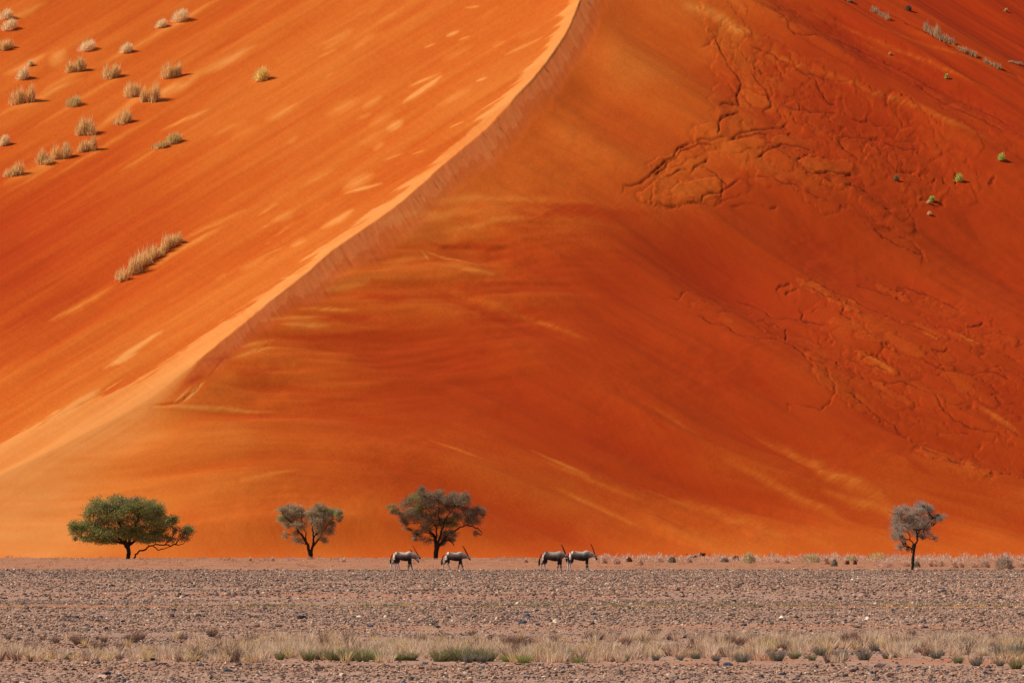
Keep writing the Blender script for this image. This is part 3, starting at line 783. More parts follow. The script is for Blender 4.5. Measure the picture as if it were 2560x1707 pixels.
# the strip of dry grass in the foreground, one mass nobody could count
lst = []
NT = 2500
for i in range(NT):
    y_ = 78.0 + 20 * rng.random() ** 1.5
    x_ = rng.uniform(-0.1, 0.1) * y_ * 1.0
    uu_, _v = project(x_, y_, 0)
    dens = .62 + 1.5 * float(fbm(np.array(x_ / 2.2), np.array(y_ / 5), 90, 2))
    if uu_ < 560: dens *= .55 if y_ > 84 else .9
    if y_ > 90: dens *= .55
    if rng.random() > dens: continue
    pal = STRAWP if rng.random() < .62 else (STRAW if rng.random() < .6 else BROWN)
    h = rng.uniform(.09, .24) * (.75 + .6 * float(vnoise(np.array(x_ * .9), np.array(y_ / 4), 93))) * (1.15 if y_ < 90 else .95) * (.8 if uu_ < 560 else 1)
    v_, f_, c_ = tussock_verts(46, h, h * rng.uniform(.5, .9), .0075, pal, .3)
    v_ = v_ + np.array([x_, y_, float(ground_z(np.array(x_), np.array(y_)))])
    lst.append((v_, f_, c_))
v_, f_, c_ = merge(lst)
g = link('dry_grass', make_mesh('dry_grass', v_, f_, GRASS, False, c_)); g['kind'] = 'stuff'; g['label'] = 'dry straw coloured grass in a strip across the foreground'; g['category'] = 'grass'

# sprouts in the thin green line further out
lst = []
for i in range(900):
    y_ = rng.normal(150.3, .9); u_ = rng.uniform(-60, 2640) if rng.random() < .35 else (560 + 2100 * rng.random())
    x_ = (u_ - W0 / 2) / FPX * y_
    if rng.random() > .65 + .8 * float(fbm(np.array(x_ / 1.2), np.array(3.), 91, 2)): continue
    v_, f_, c_ = tussock_verts(16, rng.uniform(.05, .11), rng.uniform(.06, .16), .014, GREEN if rng.random() < .6 else STRAW, .5)
    lst.append((v_ + np.array([x_, y_, 0]), f_, c_))
v_, f_, c_ = merge(lst)
g = link('green_sprouts', make_mesh('green_sprouts', v_, f_, GRASS, False, c_)); g['kind'] = 'stuff'; g['label'] = 'thin line of short green sprouts across the gravel'; g['category'] = 'ground cover'

# countable tussocks in the strip
def var_meshes(nm, k, n, h, spread, wid, pal, droop, rb=.35):
    out = []
    for _ in range(k):
        v_, f_, c_ = tussock_verts(n, h, spread, wid, pal, droop, rb)
        out.append(make_mesh(nm, v_, f_, GRASS, False, c_))
    return out
tk = {'green': var_meshes('grass_tussock', 4, 330, 1, .75, .022, GREEN, .3, .5), 'grey': var_meshes('grass_tussock', 4, 300, 1, .7, .022, GREY, .3, .5),
      'brown': var_meshes('wiry_shrub', 4, 260, 1, 1.0, .018, BROWN, .1, .25), 'pale': var_meshes('grass_tussock', 4, 300, 1, .8, .022, PALE, .35, .5),
      'bright': var_meshes('grass_tussock', 2, 330, 1, .8, .022, [(.34, .38, .08), (.42, .45, .12), (.28, .30, .08), (.48, .42, .2)], .3, .5)}
LB_ = {'green': ('olive green tussock in the front grass strip', 'grass tussock', 'green tussocks in the grass strip', 'grass_tussock'),
       'bright': ('bright green tuft in the front grass strip', 'grass tussock', 'bright green tufts in the grass strip', 'grass_tussock'),
       'grey': ('dark grey tussock in the front grass strip', 'grass tussock', 'dark tussocks in the grass strip', 'grass_tussock'),
       'brown': ('reddish brown wiry shrub behind the front grass', 'shrub', 'brown wiry shrubs behind the grass strip', 'wiry_shrub'),
       'pale': ('pale silvery tussock in the front grass strip', 'grass tussock', 'pale tussocks in the grass strip', 'grass_tussock')}
def tus(kind, u, vb, hpx, wf=1.0):
    x_, y_ = on_ground(u, vb)
    s = .88 * hpx / FPX * y_
    me = random.choice(tk[kind])
    lab, cat, grp, nm = LB_[kind]
    o = link(nm, me, None, (x_, y_, float(ground_z(np.array(x_), np.array(y_)))), random.uniform(0, 6.28), (s * wf, s * wf, s))
    tag(o, lab, cat, grp); NUM.append((lab, u, o))
for u, v, h in [(640, 1645, 36), (700, 1648, 28), (770, 1650, 40), (800, 1648, 36), (835, 1650, 40), (875, 1650, 46), (905, 1652, 44), (985, 1650, 30), (1025, 1650, 32), (1100, 1652, 44),
                (1155, 1652, 52), (1190, 1652, 46), (1215, 1652, 46), (1402, 1652, 50), (1300, 1652, 30), (1450, 1652, 24), (1560, 1650, 26), (1120, 1650, 38), (60, 1645, 22), (170, 1648, 24),
                (250, 1648, 22), (450, 1648, 24), (330, 1648, 18), (2540, 1668, 34), (2395, 1655, 26), (1985, 1645, 26), (2030, 1648, 22)]:
    tus('green', u, v, h, random.uniform(.9, 1.25))
for u, v, h in [(620, 1640, 34), (925, 1648, 36), (945, 1650, 34), (1005, 1650, 24), (1268, 1653, 28), (1310, 1655, 30), (1445, 1655, 20), (790, 1640, 26)]:
    tus('bright', u, v, h, random.uniform(.9, 1.2))
for u, v, h in [(540, 1640, 30), (510, 1648, 26), (1170, 1655, 34), (1205, 1655, 32), (1943, 1650, 40), (1855, 1652, 34), (2050, 1640, 34), (2105, 1650, 40), (2160, 1648, 38), (2215, 1645, 24), (2240, 1642, 22),
                (2185, 1628, 28), (2340, 1645, 34), (2420, 1630, 40), (2510, 1648, 52), (2550, 1640, 48), (2500, 1660, 22), (2440, 1660, 26), (1740, 1645, 24), (1790, 1650, 22), (1640, 1648, 22), (1700, 1648, 20), (420, 1625, 28)]:
    tus('grey', u, v, h, random.uniform(.9, 1.3))
for u, v, h in [(75, 1625, 38), (100, 1630, 34), (195, 1612, 40), (140, 1608, 28), (245, 1625, 34), (260, 1605, 24), (330, 1605, 36), (350, 1600, 34), (300, 1625, 30), (460, 1600, 26), (530, 1592, 32), (545, 1600, 26), (640, 1600, 18),
                (870, 1600, 30), (935, 1595, 22), (1050, 1605, 32), (1065, 1600, 24), (1180, 1590, 22), (1225, 1600, 22), (1265, 1612, 38), (1290, 1610, 34), (1320, 1615, 36), (1385, 1605, 30), (1480, 1600, 34), (1500, 1600, 30), (1560, 1610, 26), (1640, 1590, 26),
                (1690, 1595, 26), (1740, 1610, 34), (1760, 1600, 30), (1825, 1608, 34), (1850, 1612, 34), (1885, 1600, 28), (1960, 1595, 30), (1990, 1600, 28), (2120, 1605, 36), (2145, 1600, 36), (2280, 1590, 24), (2370, 1590, 32), (2480, 1595, 26), (2550, 1600, 30), (20, 1600, 26)]:
    tus('brown', u, v, h, random.uniform(.7, 1.0))
for u, v, h in [(660, 1620, 26), (720, 1625, 34), (740, 1630, 36), (930, 1625, 32), (985, 1625, 36), (1080, 1630, 38), (1330, 1640, 30), (1400, 1625, 34), (1430, 1630, 30), (1520, 1625, 34), (1600, 1625, 30), (1650, 1620, 30), (1765, 1630, 34), (1830, 1640, 34),
                (1900, 1635, 34), (1990, 1620, 42), (2060, 1610, 38), (2180, 1605, 42), (2250, 1625, 34), (2290, 1625, 34), (2360, 1615, 46), (2395, 1605, 42), (2460, 1640, 34), (2470, 1620, 36)]:
    tus('pale', u, v, h, random.uniform(.9, 1.3))

# ------------------------------------------------------------------ shrubs on the dune and at its foot
def dome_shrub(n, pal, w, h, wid, up=.9, erect=False, depth=.8, twig=.55):
    """twiggy dome: short blades spread through a half ellipsoid, pointing outward and up"""
    th = rng.random(n) * 6.283; ph = np.arccos(1 - rng.random(n) * .98); r = rng.uniform(.35, 1, n) ** .6 * (.82 + .25 * vnoise(np.cos(th) * 1.7 + 3, np.sin(th) * 1.7 + ph, 5))
    dirs = np.stack([np.sin(ph) * np.cos(th), np.sin(ph) * np.sin(th), np.cos(ph)], 1)
    p = dirs * r[:, None] * np.array([w / 2, w / 2 * depth, h])
    d = unit(dirs * (.35 if erect else 1) + np.array([0, 0, up]) + rng.normal(0, .25, (n, 3)))
    L_ = twig * h * rng.uniform(.5, 1.1, n)
    v_, f_ = tri_blades(p - d * (L_ * .6)[:, None] * np.array([1, 1, .9]), d, L_, wid)
    v_[:, 2] = np.maximum(v_[:, 2], -.05 * h)
    pal = np.asarray(pal)
    c_ = np.repeat(pal[rng.integers(0, len(pal), n)] * rng.uniform(.75, 1.25, (n, 1)), 3, 0)
    return v_, f_, c_

STRAWD = [(.97, .70, .30), (.90, .60, .24), (.98, .80, .42), (.74, .46, .16)]
PINKD = [(.98, .78, .44), (.95, .68, .34), (.98, .86, .56)]
OLIVE = [(.78, .56, .22), (.66, .46, .17), (.86, .66, .30)]
YEL = [(.96, .74, .24), (.88, .62, .18), (.98, .82, .32)]
LIME = [(.66, .70, .18), (.56, .60, .14), (.74, .76, .26)]
# u, v base, width px, height px, kind, label
DG = [
 (10, 48, 46, 26, 'pink', 'pinkish mound of grass cut by the left edge, highest of the two in the corner'),
 (18, 74, 52, 28, 'pink', 'pinkish mound of grass just below the topmost one in the left corner'),
 (8, 125, 40, 34, 'straw', 'dark straw tussock cut by the left edge above the first pale sand drift'),
 (447, 52, 56, 32, 'pink', 'pinkish dome of grass high on the left face, nearest the top edge'),
 (400, 68, 40, 22, 'pink', 'small pinkish dome of grass just left of the topmost dome'),
 (214, 126, 56, 28, 'pink', 'pinkish flattened dome of grass on the upper left face, its right tip trailing sand'),
 (313, 131, 42, 26, 'pink', 'pale pink dome of grass with a thin shadow, standing alone on the upper left face'),
 (189, 178, 66, 40, 'straw', 'shaggy straw tussock right below the flattened pinkish dome'),
 (276, 194, 66, 40, 'straw', 'spreading pale straw tussock at the head of a long thin sand drift'),
 (430, 192, 56, 40, 'straw', 'straw tussock with a dark right side, the highest one beside the long bright drift'),
 (651, 202, 52, 36, 'yellow', 'round yellow bush standing alone on the bare left face'),
 (73, 166, 20, 16, 'pink', 'tiny faint tuft above the small pink mound near the left edge'),
 (54, 198, 40, 32, 'pink', 'small faint pink mound left of the shaggy straw tussock'),
 (56, 258, 76, 46, 'straw', 'wide shaggy straw tussock by the left edge with a darker stray tuft'),
 (182, 264, 34, 28, 'olive', 'small olive brown tuft standing alone between two sand drifts'),
 (327, 242, 34, 36, 'straw', 'narrow upright straw tuft at the left of the three on the bright drift'),
 (375, 256, 60, 48, 'straw', 'tall loose straw tussock crowning the bright sand drift'),
 (303, 307, 60, 34, 'straw', 'straw tussock with a long dark shadow, below the narrow upright tuft'),
 (210, 338, 68, 42, 'straw', 'double humped straw tussock in the middle of the lower left chain'),
 (216, 378, 62, 34, 'straw', 'rounded straw tussock with a dark right side, just below the double humped one'),
 (108, 410, 52, 36, 'straw', 'bushy straw tussock, left half of the touching pair in the lower chain'),
 (152, 395, 56, 34, 'straw', 'bushy straw tussock, right half of the touching pair in the lower chain'),
 (8, 364, 34, 28, 'pink', 'small mound of grass cut by the left edge beside the lower chain'),
 (31, 440, 58, 32, 'straw', 'low straw tussock, last of the lower chain towards the left edge'),
 (398, 368, 38, 22, 'olive', 'low olive tuft on a thin drift, left one of a joined pair'),
 (430, 358, 34, 24, 'olive', 'low olive tuft on a thin drift, right one of a joined pair'),
]
PALS = {'pink': PINKD, 'straw': STRAWD, 'olive': OLIVE, 'yellow': YEL}
for i, (u, v, w, h, kd, lab) in enumerate(DG):
    p = on_dune(u, v)
    k = p[1] / FPX
    if kd in ('pink', 'yellow'):
        v_, f_, c_ = dome_shrub(800, PALS[kd], w * k, h * k, .08, .5, twig=.5)
    else:
        sub = []; ns_ = max(2, int(w / 13))
        for j in range(ns_):
            hh = h * k * rng.uniform(.4, 1.15); ww = w * k / ns_ * rng.uniform(1.6, 3.2)
            a_, b_, c2 = dome_shrub(int(420 / ns_ + 90), PALS[kd], ww, hh, .10, 1.0, True, .8, .75)
            a_ += np.array([((j + .5) / ns_ - .5) * w * k * .62 + rng.normal(0, .15), rng.uniform(-.5, .5), 0]); sub.append((a_, b_, c2))
        v_, f_, c_ = merge(sub)
    # follow the slope of the dune under the clump
    pr = on_dune(u + w * .4, v - w * .4 * .2); 
    gx = .27
    v_[:, 2] += np.clip(v_[:, 0], -w * k, w * k) * gx + v_[:, 1] * .3 - .05
    o = link('dune_grass', make_mesh('dune_grass', v_, f_, LEAF, False, c_), None, tuple(p))
    tag(o, lab, 'grass clump', 'grass clumps on the left face of the dune')

# the long hedge-like grass clump
lst = []
for t in np.linspace(0, 1, 34):
    u = 296 + (450 - 296) * t + rng.normal(0, 4); v = 704 - (704 - 604) * t ** 1.05 + rng.normal(0, 3)
    p = on_dune(u, v); k = p[1] / FPX
    hh = (14 + 32 * math.sin(math.pi * min(1, .12 + t * .85)) ** .7) * k * rng.uniform(.45, 1.25)
    v_, f_, c_ = dome_shrub(70, STRAWD, rng.uniform(12, 30) * k, hh, .11, .9, True, 1.2, .9)
    if t == 0: p0 = p
    lst.append((v_ + (p - p0), f_, c_))
v_, f_, c_ = merge(lst)
o = link('dune_grass', make_mesh('dune_grass', v_, f_, LEAF, False, c_), None, tuple(p0))
tag(o, 'long hedge like clump of tall straw grass slanting up the middle of the left face', 'grass clump', 'grass clumps on the left face of the dune')

for (u, v, w, h, pal, lab) in [
    (2399, 455, 26, 20, LIME, 'lime green bush on the right face, the largest one, with a dark shadow'),
    (2506, 402, 22, 18, LIME, 'lime green bush on the right face closest to the right edge'),
    (2369, 198, 12, 12, LIME, 'tiny green bush highest on the right face'),
    (2242, 452, 14, 12, [(.40, .38, .2), (.3, .3, .15)], 'small grey green bush at the foot of the broken slabs'),
    (2331, 505, 18, 14, LIME, 'small green bush with a pink grass tuft below it, lowest on the right face'),
    (2325, 538, 12, 9, PINKD, 'tiny pink tuft below the lowest green bush'),
    (2323, 512, 12, 8, PINKD, 'small pink tuft touching the lowest green bush'),
    (2274, 28, 18, 14, [(.22, .12, .10), (.34, .2, .15)], 'small dark purple brown bush near the top right'),
    (2518, 30, 10, 8, STRAWD, 'tiny pale tuft highest in the top right corner'),
    (2227, 140, 8, 8, STRAWD, 'tiny pale tuft on the streaked slope below the long grass line')]:
    p = on_dune(u, v); k = p[1] / FPX
    v_, f_, c_ = dome_shrub(420, pal, w * k * 1.1, h * k * 1.15, .08, .6, twig=.4)
    o = link('dune_bush', make_mesh('dune_bush', v_, f_, LEAF, False, c_), None, tuple(p))
    tag(o, lab, 'bush', 'small bushes on the right face of the dune')
for (pts, hh, lab) in [
    ([(2184, 30), (2200, 38), (2222, 52)], 18, 'short line of pale grass near the top edge of the right face'),
    ([(2315, 78), (2338, 92), (2350, 98)], 34, 'tall pale grass clump standing on the long drift line at top right'),
    ([(2350, 100), (2370, 108), (2388, 112)], 20, 'row of pale grass just right of the tall pale clump'),
    ([(2400, 126), (2425, 138), (2442, 144)], 15, 'thin row of pale grass halfway down the long drift line'),
    ([(2465, 158), (2485, 166), (2502, 174)], 14, 'thin row of pale grass near the right end of the drift line'),
    ([(2528, 158), (2545, 161), (2556, 163)], 8, 'small tuft row of pale grass at the right edge'),
    ([(2108, 0), (2122, 4), (2130, 6)], 12, 'pale grass touching the top edge above the streaked slope')]:
    lst = []; P_ = catmull(np.array(pts, float), 4); p0 = None
    for q in P_:
        p = on_dune(q[0], q[1]); k = p[1] / FPX
        if p0 is None: p0 = p
        v_, f_, c_ = dome_shrub(55, [(.80, .60, .34), (.66, .46, .24), (.52, .34, .2)], 15 * k, hh * k * rng.uniform(.6, 1.1), .08, 1.4, True, 1, .8)
        lst.append((v_ + (p - p0), f_, c_))
    v_, f_, c_ = merge(lst)
    o = link('dune_grass', make_mesh('dune_grass', v_, f_, LEAF, False, c_), None, tuple(p0))
    tag(o, lab, 'grass clump', 'pale grass along the drift line at top right')

# shrubs at the dune's foot
BL = [(.84, .58, .42), (.76, .50, .36), (.90, .68, .50)]
GG = [(.38, .32, .23), (.46, .39, .28), (.30, .25, .19)]
YG = [(.66, .54, .28), (.56, .46, .24), (.74, .62, .36)]
RB_ = [(.40, .14, .07), (.30, .10, .06)]
FS = [(1507, 1408, 26, 22, BL, 'pale blush shrub just right of the rightmost antelope muzzle'),
      (1537, 1410, 34, 24, BL, 'wide blush shrub, second one right of the rightmost antelope'),
      (1573, 1404, 18, 14, RB_, 'small dark red brown bush among the blush shrubs'),
      (1597, 1412, 30, 24, BL, 'greyish blush shrub right of the small dark red bush'),
      (1645, 1405, 36, 18, BL, 'low blush shrub left of the dark round bush'),
      (1680, 1406, 22, 18, GG, 'dark grey green round bush between the blush shrubs'),
      (1720, 1406, 26, 18, BL, 'pale shrub left of the fallen log'),
      (1812, 1405, 24, 14, GG, 'flat dark grey green bush right of the fallen log'),
      (1840, 1402, 22, 16, RB_, 'reddish brown bush right of the flat dark bush'),
      (1873, 1407, 36, 30, YG, 'tall rounded yellow green shrub, tallest left of the olive mound'),
      (1935, 1406, 34, 16, BL, 'low blush shrub right of the tall yellow green shrub'),
      (1962, 1408, 30, 14, BL, 'second low blush shrub right of the tall yellow green shrub'),
      (2028, 1406, 54, 26, YG, 'broad yellow green shrub between low blush ones'),
      (2062, 1410, 30, 24, BL, 'blush shrub touching the broad yellow green one'),
      (2086, 1416, 20, 22, GG, 'narrow grey bush right of the broad yellow green shrub'),
      (2130, 1402, 36, 16, YG, 'low yellowish shrub behind the small red bushes'),
      (2118, 1410, 14, 12, RB_, 'small round red bush, left of two'), (2138, 1410, 12, 12, RB_, 'small round red bush, right of two'),
      (2190, 1398, 64, 20, OLIVE, 'long olive mound left of the rightmost tree'),
      (2210, 1418, 60, 24, BL, 'wide blush shrub in front of the olive mound'),
      (2262, 1416, 34, 20, BL, 'blush shrub close to the left of the rightmost tree'),
      (2292, 1418, 22, 18, GG, 'small dark bush just right of the rightmost tree trunk'),
      (2320, 1416, 34, 22, BL, 'greyish shrub right of the rightmost tree'), (2350, 1416, 30, 20, BL, 'blush shrub, third right of the rightmost tree'),
      (2382, 1420, 34, 24, BL, 'round blush shrub midway between the rightmost tree and the edge'),
      (2400, 1418, 26, 18, BL, 'pale round shrub beside the midway blush shrub'), (2430, 1418, 34, 18, BL, 'low pale shrub left of the brightest pale one'),
      (2462, 1418, 32, 22, [(.74, .56, .42), (.66, .48, .36)], 'brightest pale round shrub near the right edge'),
      (2512, 1424, 54, 44, [(.50, .40, .30), (.42, .32, .25), (.58, .46, .34)], 'large grey straw bush near the right edge, tallest along the dune foot'),
      (2552, 1418, 30, 18, BL, 'blush shrub at the right edge beside the large grey bush'),
      (624, 1402, 14, 12, BL, 'tiny pale tuft on the plain, left one before the second tree'), (680, 1402, 16, 12, BL, 'tiny pale tuft on the plain close to the left of the second tree'),
      (855, 1404, 24, 12, BL, 'small pale tuft right of the second tree'), (1313, 1406, 18, 12, BL, 'small pale tuft left of the dark antelope tail')]
for (u, vb, w, h, pal, lab) in FS:
    vb2 = max(vb, 1391)
    x_, y_ = on_ground(u, vb2)
    k = y_ / FPX
    v_, f_, c_ = dome_shrub(int(300 + 5 * w), pal, w * k, h * k, .055 * y_ / 500, .5, twig=.32)
    o = link('foot_shrub', make_mesh('foot_shrub', v_, f_, LEAF, False, c_), None, (x_, y_, 0))
    tag(o, lab, 'shrub', 'shrubs along the foot of the dune')

# low pale grass mass across the far flat (gives the band its soft ragged top)
lst = []
for i in range(1900):
    d = rng.uniform(560, 725) if i < 1000 else rng.uniform(378, 700); u = rng.uniform(-60, 2640)
    if u < 1450 and i < 1000 and rng.random() < .72: continue
    x_ = (u - W0 / 2) / FPX * d
    big_ = 1.0 if (i >= 1000 or u < 1470) else 1.9
    v_, f_, c_ = dome_shrub(22, [(.84, .58, .40), (.90, .66, .48), (.70, .42, .28)] if big_ > 1 else [(.66, .36, .22), (.74, .44, .28), (.54, .28, .17)], rng.uniform(.6, 2.0), big_ * rng.uniform(.15, .5) if i < 1000 else rng.uniform(.06, .2), .09, .7, twig=.5)
    lst.append((v_ + np.array([x_, d, 0]), f_, c_))
v_, f_, c_ = merge(lst)
g = link('far_grass', make_mesh('far_grass', v_, f_, LEAF, False, c_)); g['kind'] = 'stuff'; g['label'] = 'low pale grass along the far edge of the plain'; g['category'] = 'grass'

# ------------------------------------------------------------------ trees
def tube(pts, rad, ns=8, jit=.0):
    pts = np.asarray(pts, float); rad = np.asarray(rad, float)
    tg = np.gradient(pts, axis=0); tg = unit(tg)
    ref = np.array([0, 1., 0]); rings = []
    for p, t, r in zip(pts, tg, rad):
        a_ = np.cross(t, ref); a_ /= np.linalg.norm(a_) + 1e-9; b_ = np.cross(t, a_)
        th = np.arange(ns) / ns * 6.283
        rj = r * (1 + jit * rng.normal(0, 1, ns))
        rings.append(p + (np.cos(th) * rj)[:, None] * a_ + (np.sin(th) * rj)[:, None] * b_)
    V_ = np.concatenate(rings); n_ = len(pts)
    F_ = []
    for i in range(n_ - 1):
        for j in range(ns):
            F_.append((i * ns + j, i * ns + (j + 1) % ns, (i + 1) * ns + (j + 1) % ns, (i + 1) * ns + j))
    F_ = np.array(F_)
    T_ = np.concatenate([F_[:, [0, 1, 2]], F_[:, [0, 2, 3]]])
    return V_, T_

def tree(name, label, cat_group, D_, org, sc, trunk, limbs, clumps, pal, npf, leaf_len, leaf_w, barkc, seed, bend=.35):
    global rng
    keep = rng; rng = np.random.default_rng(seed)
    def w3(cx, cy, dy=0.0):
        return at(org[0] + cx / sc, org[1] + cy / sc, D_ + dy)
    k = D_ / FPX / sc
    basept = w3(*trunk[0][:2]); basept[2] = 0.0
    lst = []
    pts = [w3(c[0], c[1]) for c in trunk]; rad = [c[2] * k for c in trunk]
    pts[0][2] = -.1
    P3 = catmull(np.array([np.append(p, r) for p, r in zip(pts, rad)]), 4)
    v_, f_ = tube(P3[:, :3], P3[:, 3], 9, .08); lst.append((v_, f_))
    nodes = [(P3[-1, :3], P3[-1, 3])]
    for L_ in limbs:
        dy = rng.uniform(-1, 1) * .8
        n_ = len(L_)
        pts = [np.append(w3(c[0], c[1], dy * i * bend * 2), c[2] * k) for i, c in enumerate(L_)]
        P3 = catmull(np.array(pts), 4)
        P3[1:-1, :3] += rng.normal(0, .05, (len(P3) - 2, 3))
        v_, f_ = tube(P3[:, :3], np.maximum(P3[:, 3] * .8, .02), 7, .06); lst.append((v_, f_))
        for q in P3[len(P3) // 4:]: nodes.append((q[:3], q[3]))
    cv, cf, cc = [], [], []; off = 0
    pal_ = [np.asarray(p) for p in pal]
    N3 = np.array([q[0] for q in nodes])
    for ci, cl in enumerate(clumps):
        cx, cy, rx, ry = cl[:4]; dens = max(.48, cl[4]) if len(cl) > 4 else 1.0; pi = cl[5] if len(cl) > 5 else 0
        depth = min(rx * k * 1.0, 1.6)
        dy = rng.uniform(-1, 1) * 1.3
        c3 = w3(cx, cy, dy)
        # branch from the nearest lower limb point, with side twigs
        dd = np.linalg.norm(N3 - c3, axis=1) + 1.5 * np.maximum(N3[:, 2] - c3[2], 0)
        s3 = N3[int(np.argmin(dd))]
        mid = (s3 + c3) / 2 + rng.normal(0, .15, 3)
        P3 = catmull(np.array([s3, mid, c3]), 3)
        r0 = .04
        v_, f_ = tube(P3, np.linspace(r0, .02, len(P3)), 5); lst.append((v_, f_))
        for _ in range(6):
            e3 = c3 + rng.normal(0, .5, 3) * np.array([rx * k, depth, ry * k])
            a3 = P3[rng.integers(len(P3) // 2, len(P3))]
            v_, f_ = tube(np.array([a3, (a3 + e3) / 2 + rng.normal(0, .06, 3), e3]), [.024, .018, .01], 4); lst.append((v_, f_))
        # leaf-sized faces in sub-clusters through the clump's volume
        n_ = int(npf * 5.2 * dens * (rx * ry) / 8000)
        nsub = max(4, int(rx * ry / 480))
        sub = rng.normal(0, 1, (nsub, 3)); sub = sub / np.maximum(1, np.linalg.norm(sub, axis=1, keepdims=True) / .9)
        which = rng.integers(0, nsub, n_)
        q = sub[which] + rng.normal(0, .36, (n_, 3))
        p = c3 + q * np.array([rx * k, depth, ry * k])
        dr_ = unit(rng.standard_normal((n_, 3)) + np.array([0, 0, .5]) + .5 * q)
        v_, f_ = tri_blades(p, dr_, leaf_len * .72 * rng.uniform(.5, 1.2, n_), leaf_w * .78 * rng.uniform(.7, 1.3, n_))
        pl = pal_[pi]
        tint = rng.uniform(.8, 1.2, (nsub, 1))[which]
        colr = pl[rng.integers(0, len(pl), n_)] * tint * rng.uniform(.8, 1.2, (n_, 1))
        cv.append(v_); cf.append(f_ + off); cc.append(np.repeat(colr, 3, 0)); off += len(v_)
    e = bpy.data.objects.new(name, None); COL.objects.link(e); e.location = tuple(basept)
    tag(e, label, 'tree', cat_group)
    o_ = 0; TV, TF = [], []
    for v_, f_ in lst: TV.append(v_); TF.append(f_ + o_); o_ += len(v_)
    TV = np.concatenate(TV) - basept; TF = np.concatenate(TF)
    link('trunk', make_mesh('trunk', TV, TF, BARK, True, np.tile(np.array(barkc), (len(TV), 1))), e)
    link('crown', make_mesh('crown', np.concatenate(cv) - basept, np.concatenate(cf), LEAF, False, np.concatenate(cc)), e)
    rng = keep
    return e

G1 = [(.33, .36, .085), (.40, .42, .12), (.25, .28, .075), (.44, .40, .18), (.34, .26, .15)]
G1b = [(.38, .28, .18), (.30, .21, .15), (.42, .34, .20), (.26, .26, .10)]
tree('thorn_tree', 'green broad umbrella shaped tree, leftmost, with a low branch leaning to the ground', 'thorn trees at the foot of the dune', 682, (100, 1180), 4.704,
     [(1035, 1012, 26), (1042, 960, 24), (1040, 900, 27), (1025, 860, 40), (1030, 820, 38)],
     [[(1015, 850, 26), (960, 800, 20), (820, 700, 13), (600, 620, 7)], [(1040, 850, 28), (1090, 700, 20), (1150, 550, 12), (1200, 420, 6)],
      [(1020, 850, 24), (960, 650, 16), (880, 480, 8)], [(1060, 850, 22), (1200, 760, 14), (1400, 700, 8), (1560, 600, 5)], [(1000, 840, 20), (800, 800, 12), (500, 760, 6)],
      [(1100, 1012, 14), (1160, 935, 13), (1240, 905, 12), (1330, 855, 11), (1450, 848, 10), (1560, 855, 10), (1640, 800, 8), (1720, 700, 6)],
      [(1330, 860, 9), (1390, 912, 8), (1460, 895, 7), (1540, 870, 5)], [(1470, 850, 8), (1530, 790, 7), (1600, 660, 5)], [(1560, 850, 8), (1660, 850, 6), (1740, 780, 4)]],
     [(680, 400, 110, 75), (900, 370, 130, 70), (1060, 350, 90, 60, .8, 1), (1200, 430, 140, 80), (1320, 355, 45, 25), (1400, 450, 90, 60), (620, 480, 90, 70), (880, 500, 160, 70), (760, 430, 90, 50, .8, 1),
      (1150, 500, 120, 60, .7, 1), (1420, 590, 140, 60), (1560, 570, 60, 40), (430, 620, 70, 55), (450, 700, 80, 50), (560, 660, 100, 70), (680, 740, 130, 70), (850, 720, 130, 70), (1000, 700, 100, 70),
      (1180, 700, 110, 60), (1250, 775, 120, 45), (1420, 730, 110, 55), (1720, 670, 75, 50), (1700, 750, 60, 40, .6, 1), (430, 780, 45, 18, .8, 1), (740, 610, 110, 60, .8, 1), (560, 800, 75, 35), (1600, 700, 50, 50, .4, 1),
      (900, 790, 140, 40, .8), (720, 810, 110, 30, .8), (1060, 420, 120, 60), (950, 600, 100, 50, .6, 1), (1300, 510, 110, 60), (1380, 780, 110, 30, .7, 1), (1560, 800, 80, 30, .3, 1), (1080, 560, 80, 60, .35, 1), (1260, 640, 130, 50, .55)],
     [G1, G1b], 460, .30, .12, (.045, .030, .024), 101)
T2 = [(.58, .45, .27), (.48, .37, .23), (.66, .52, .32), (.38, .27, .17)]
T2g = [(.46, .43, .18), (.38, .36, .16), (.50, .44, .24)]
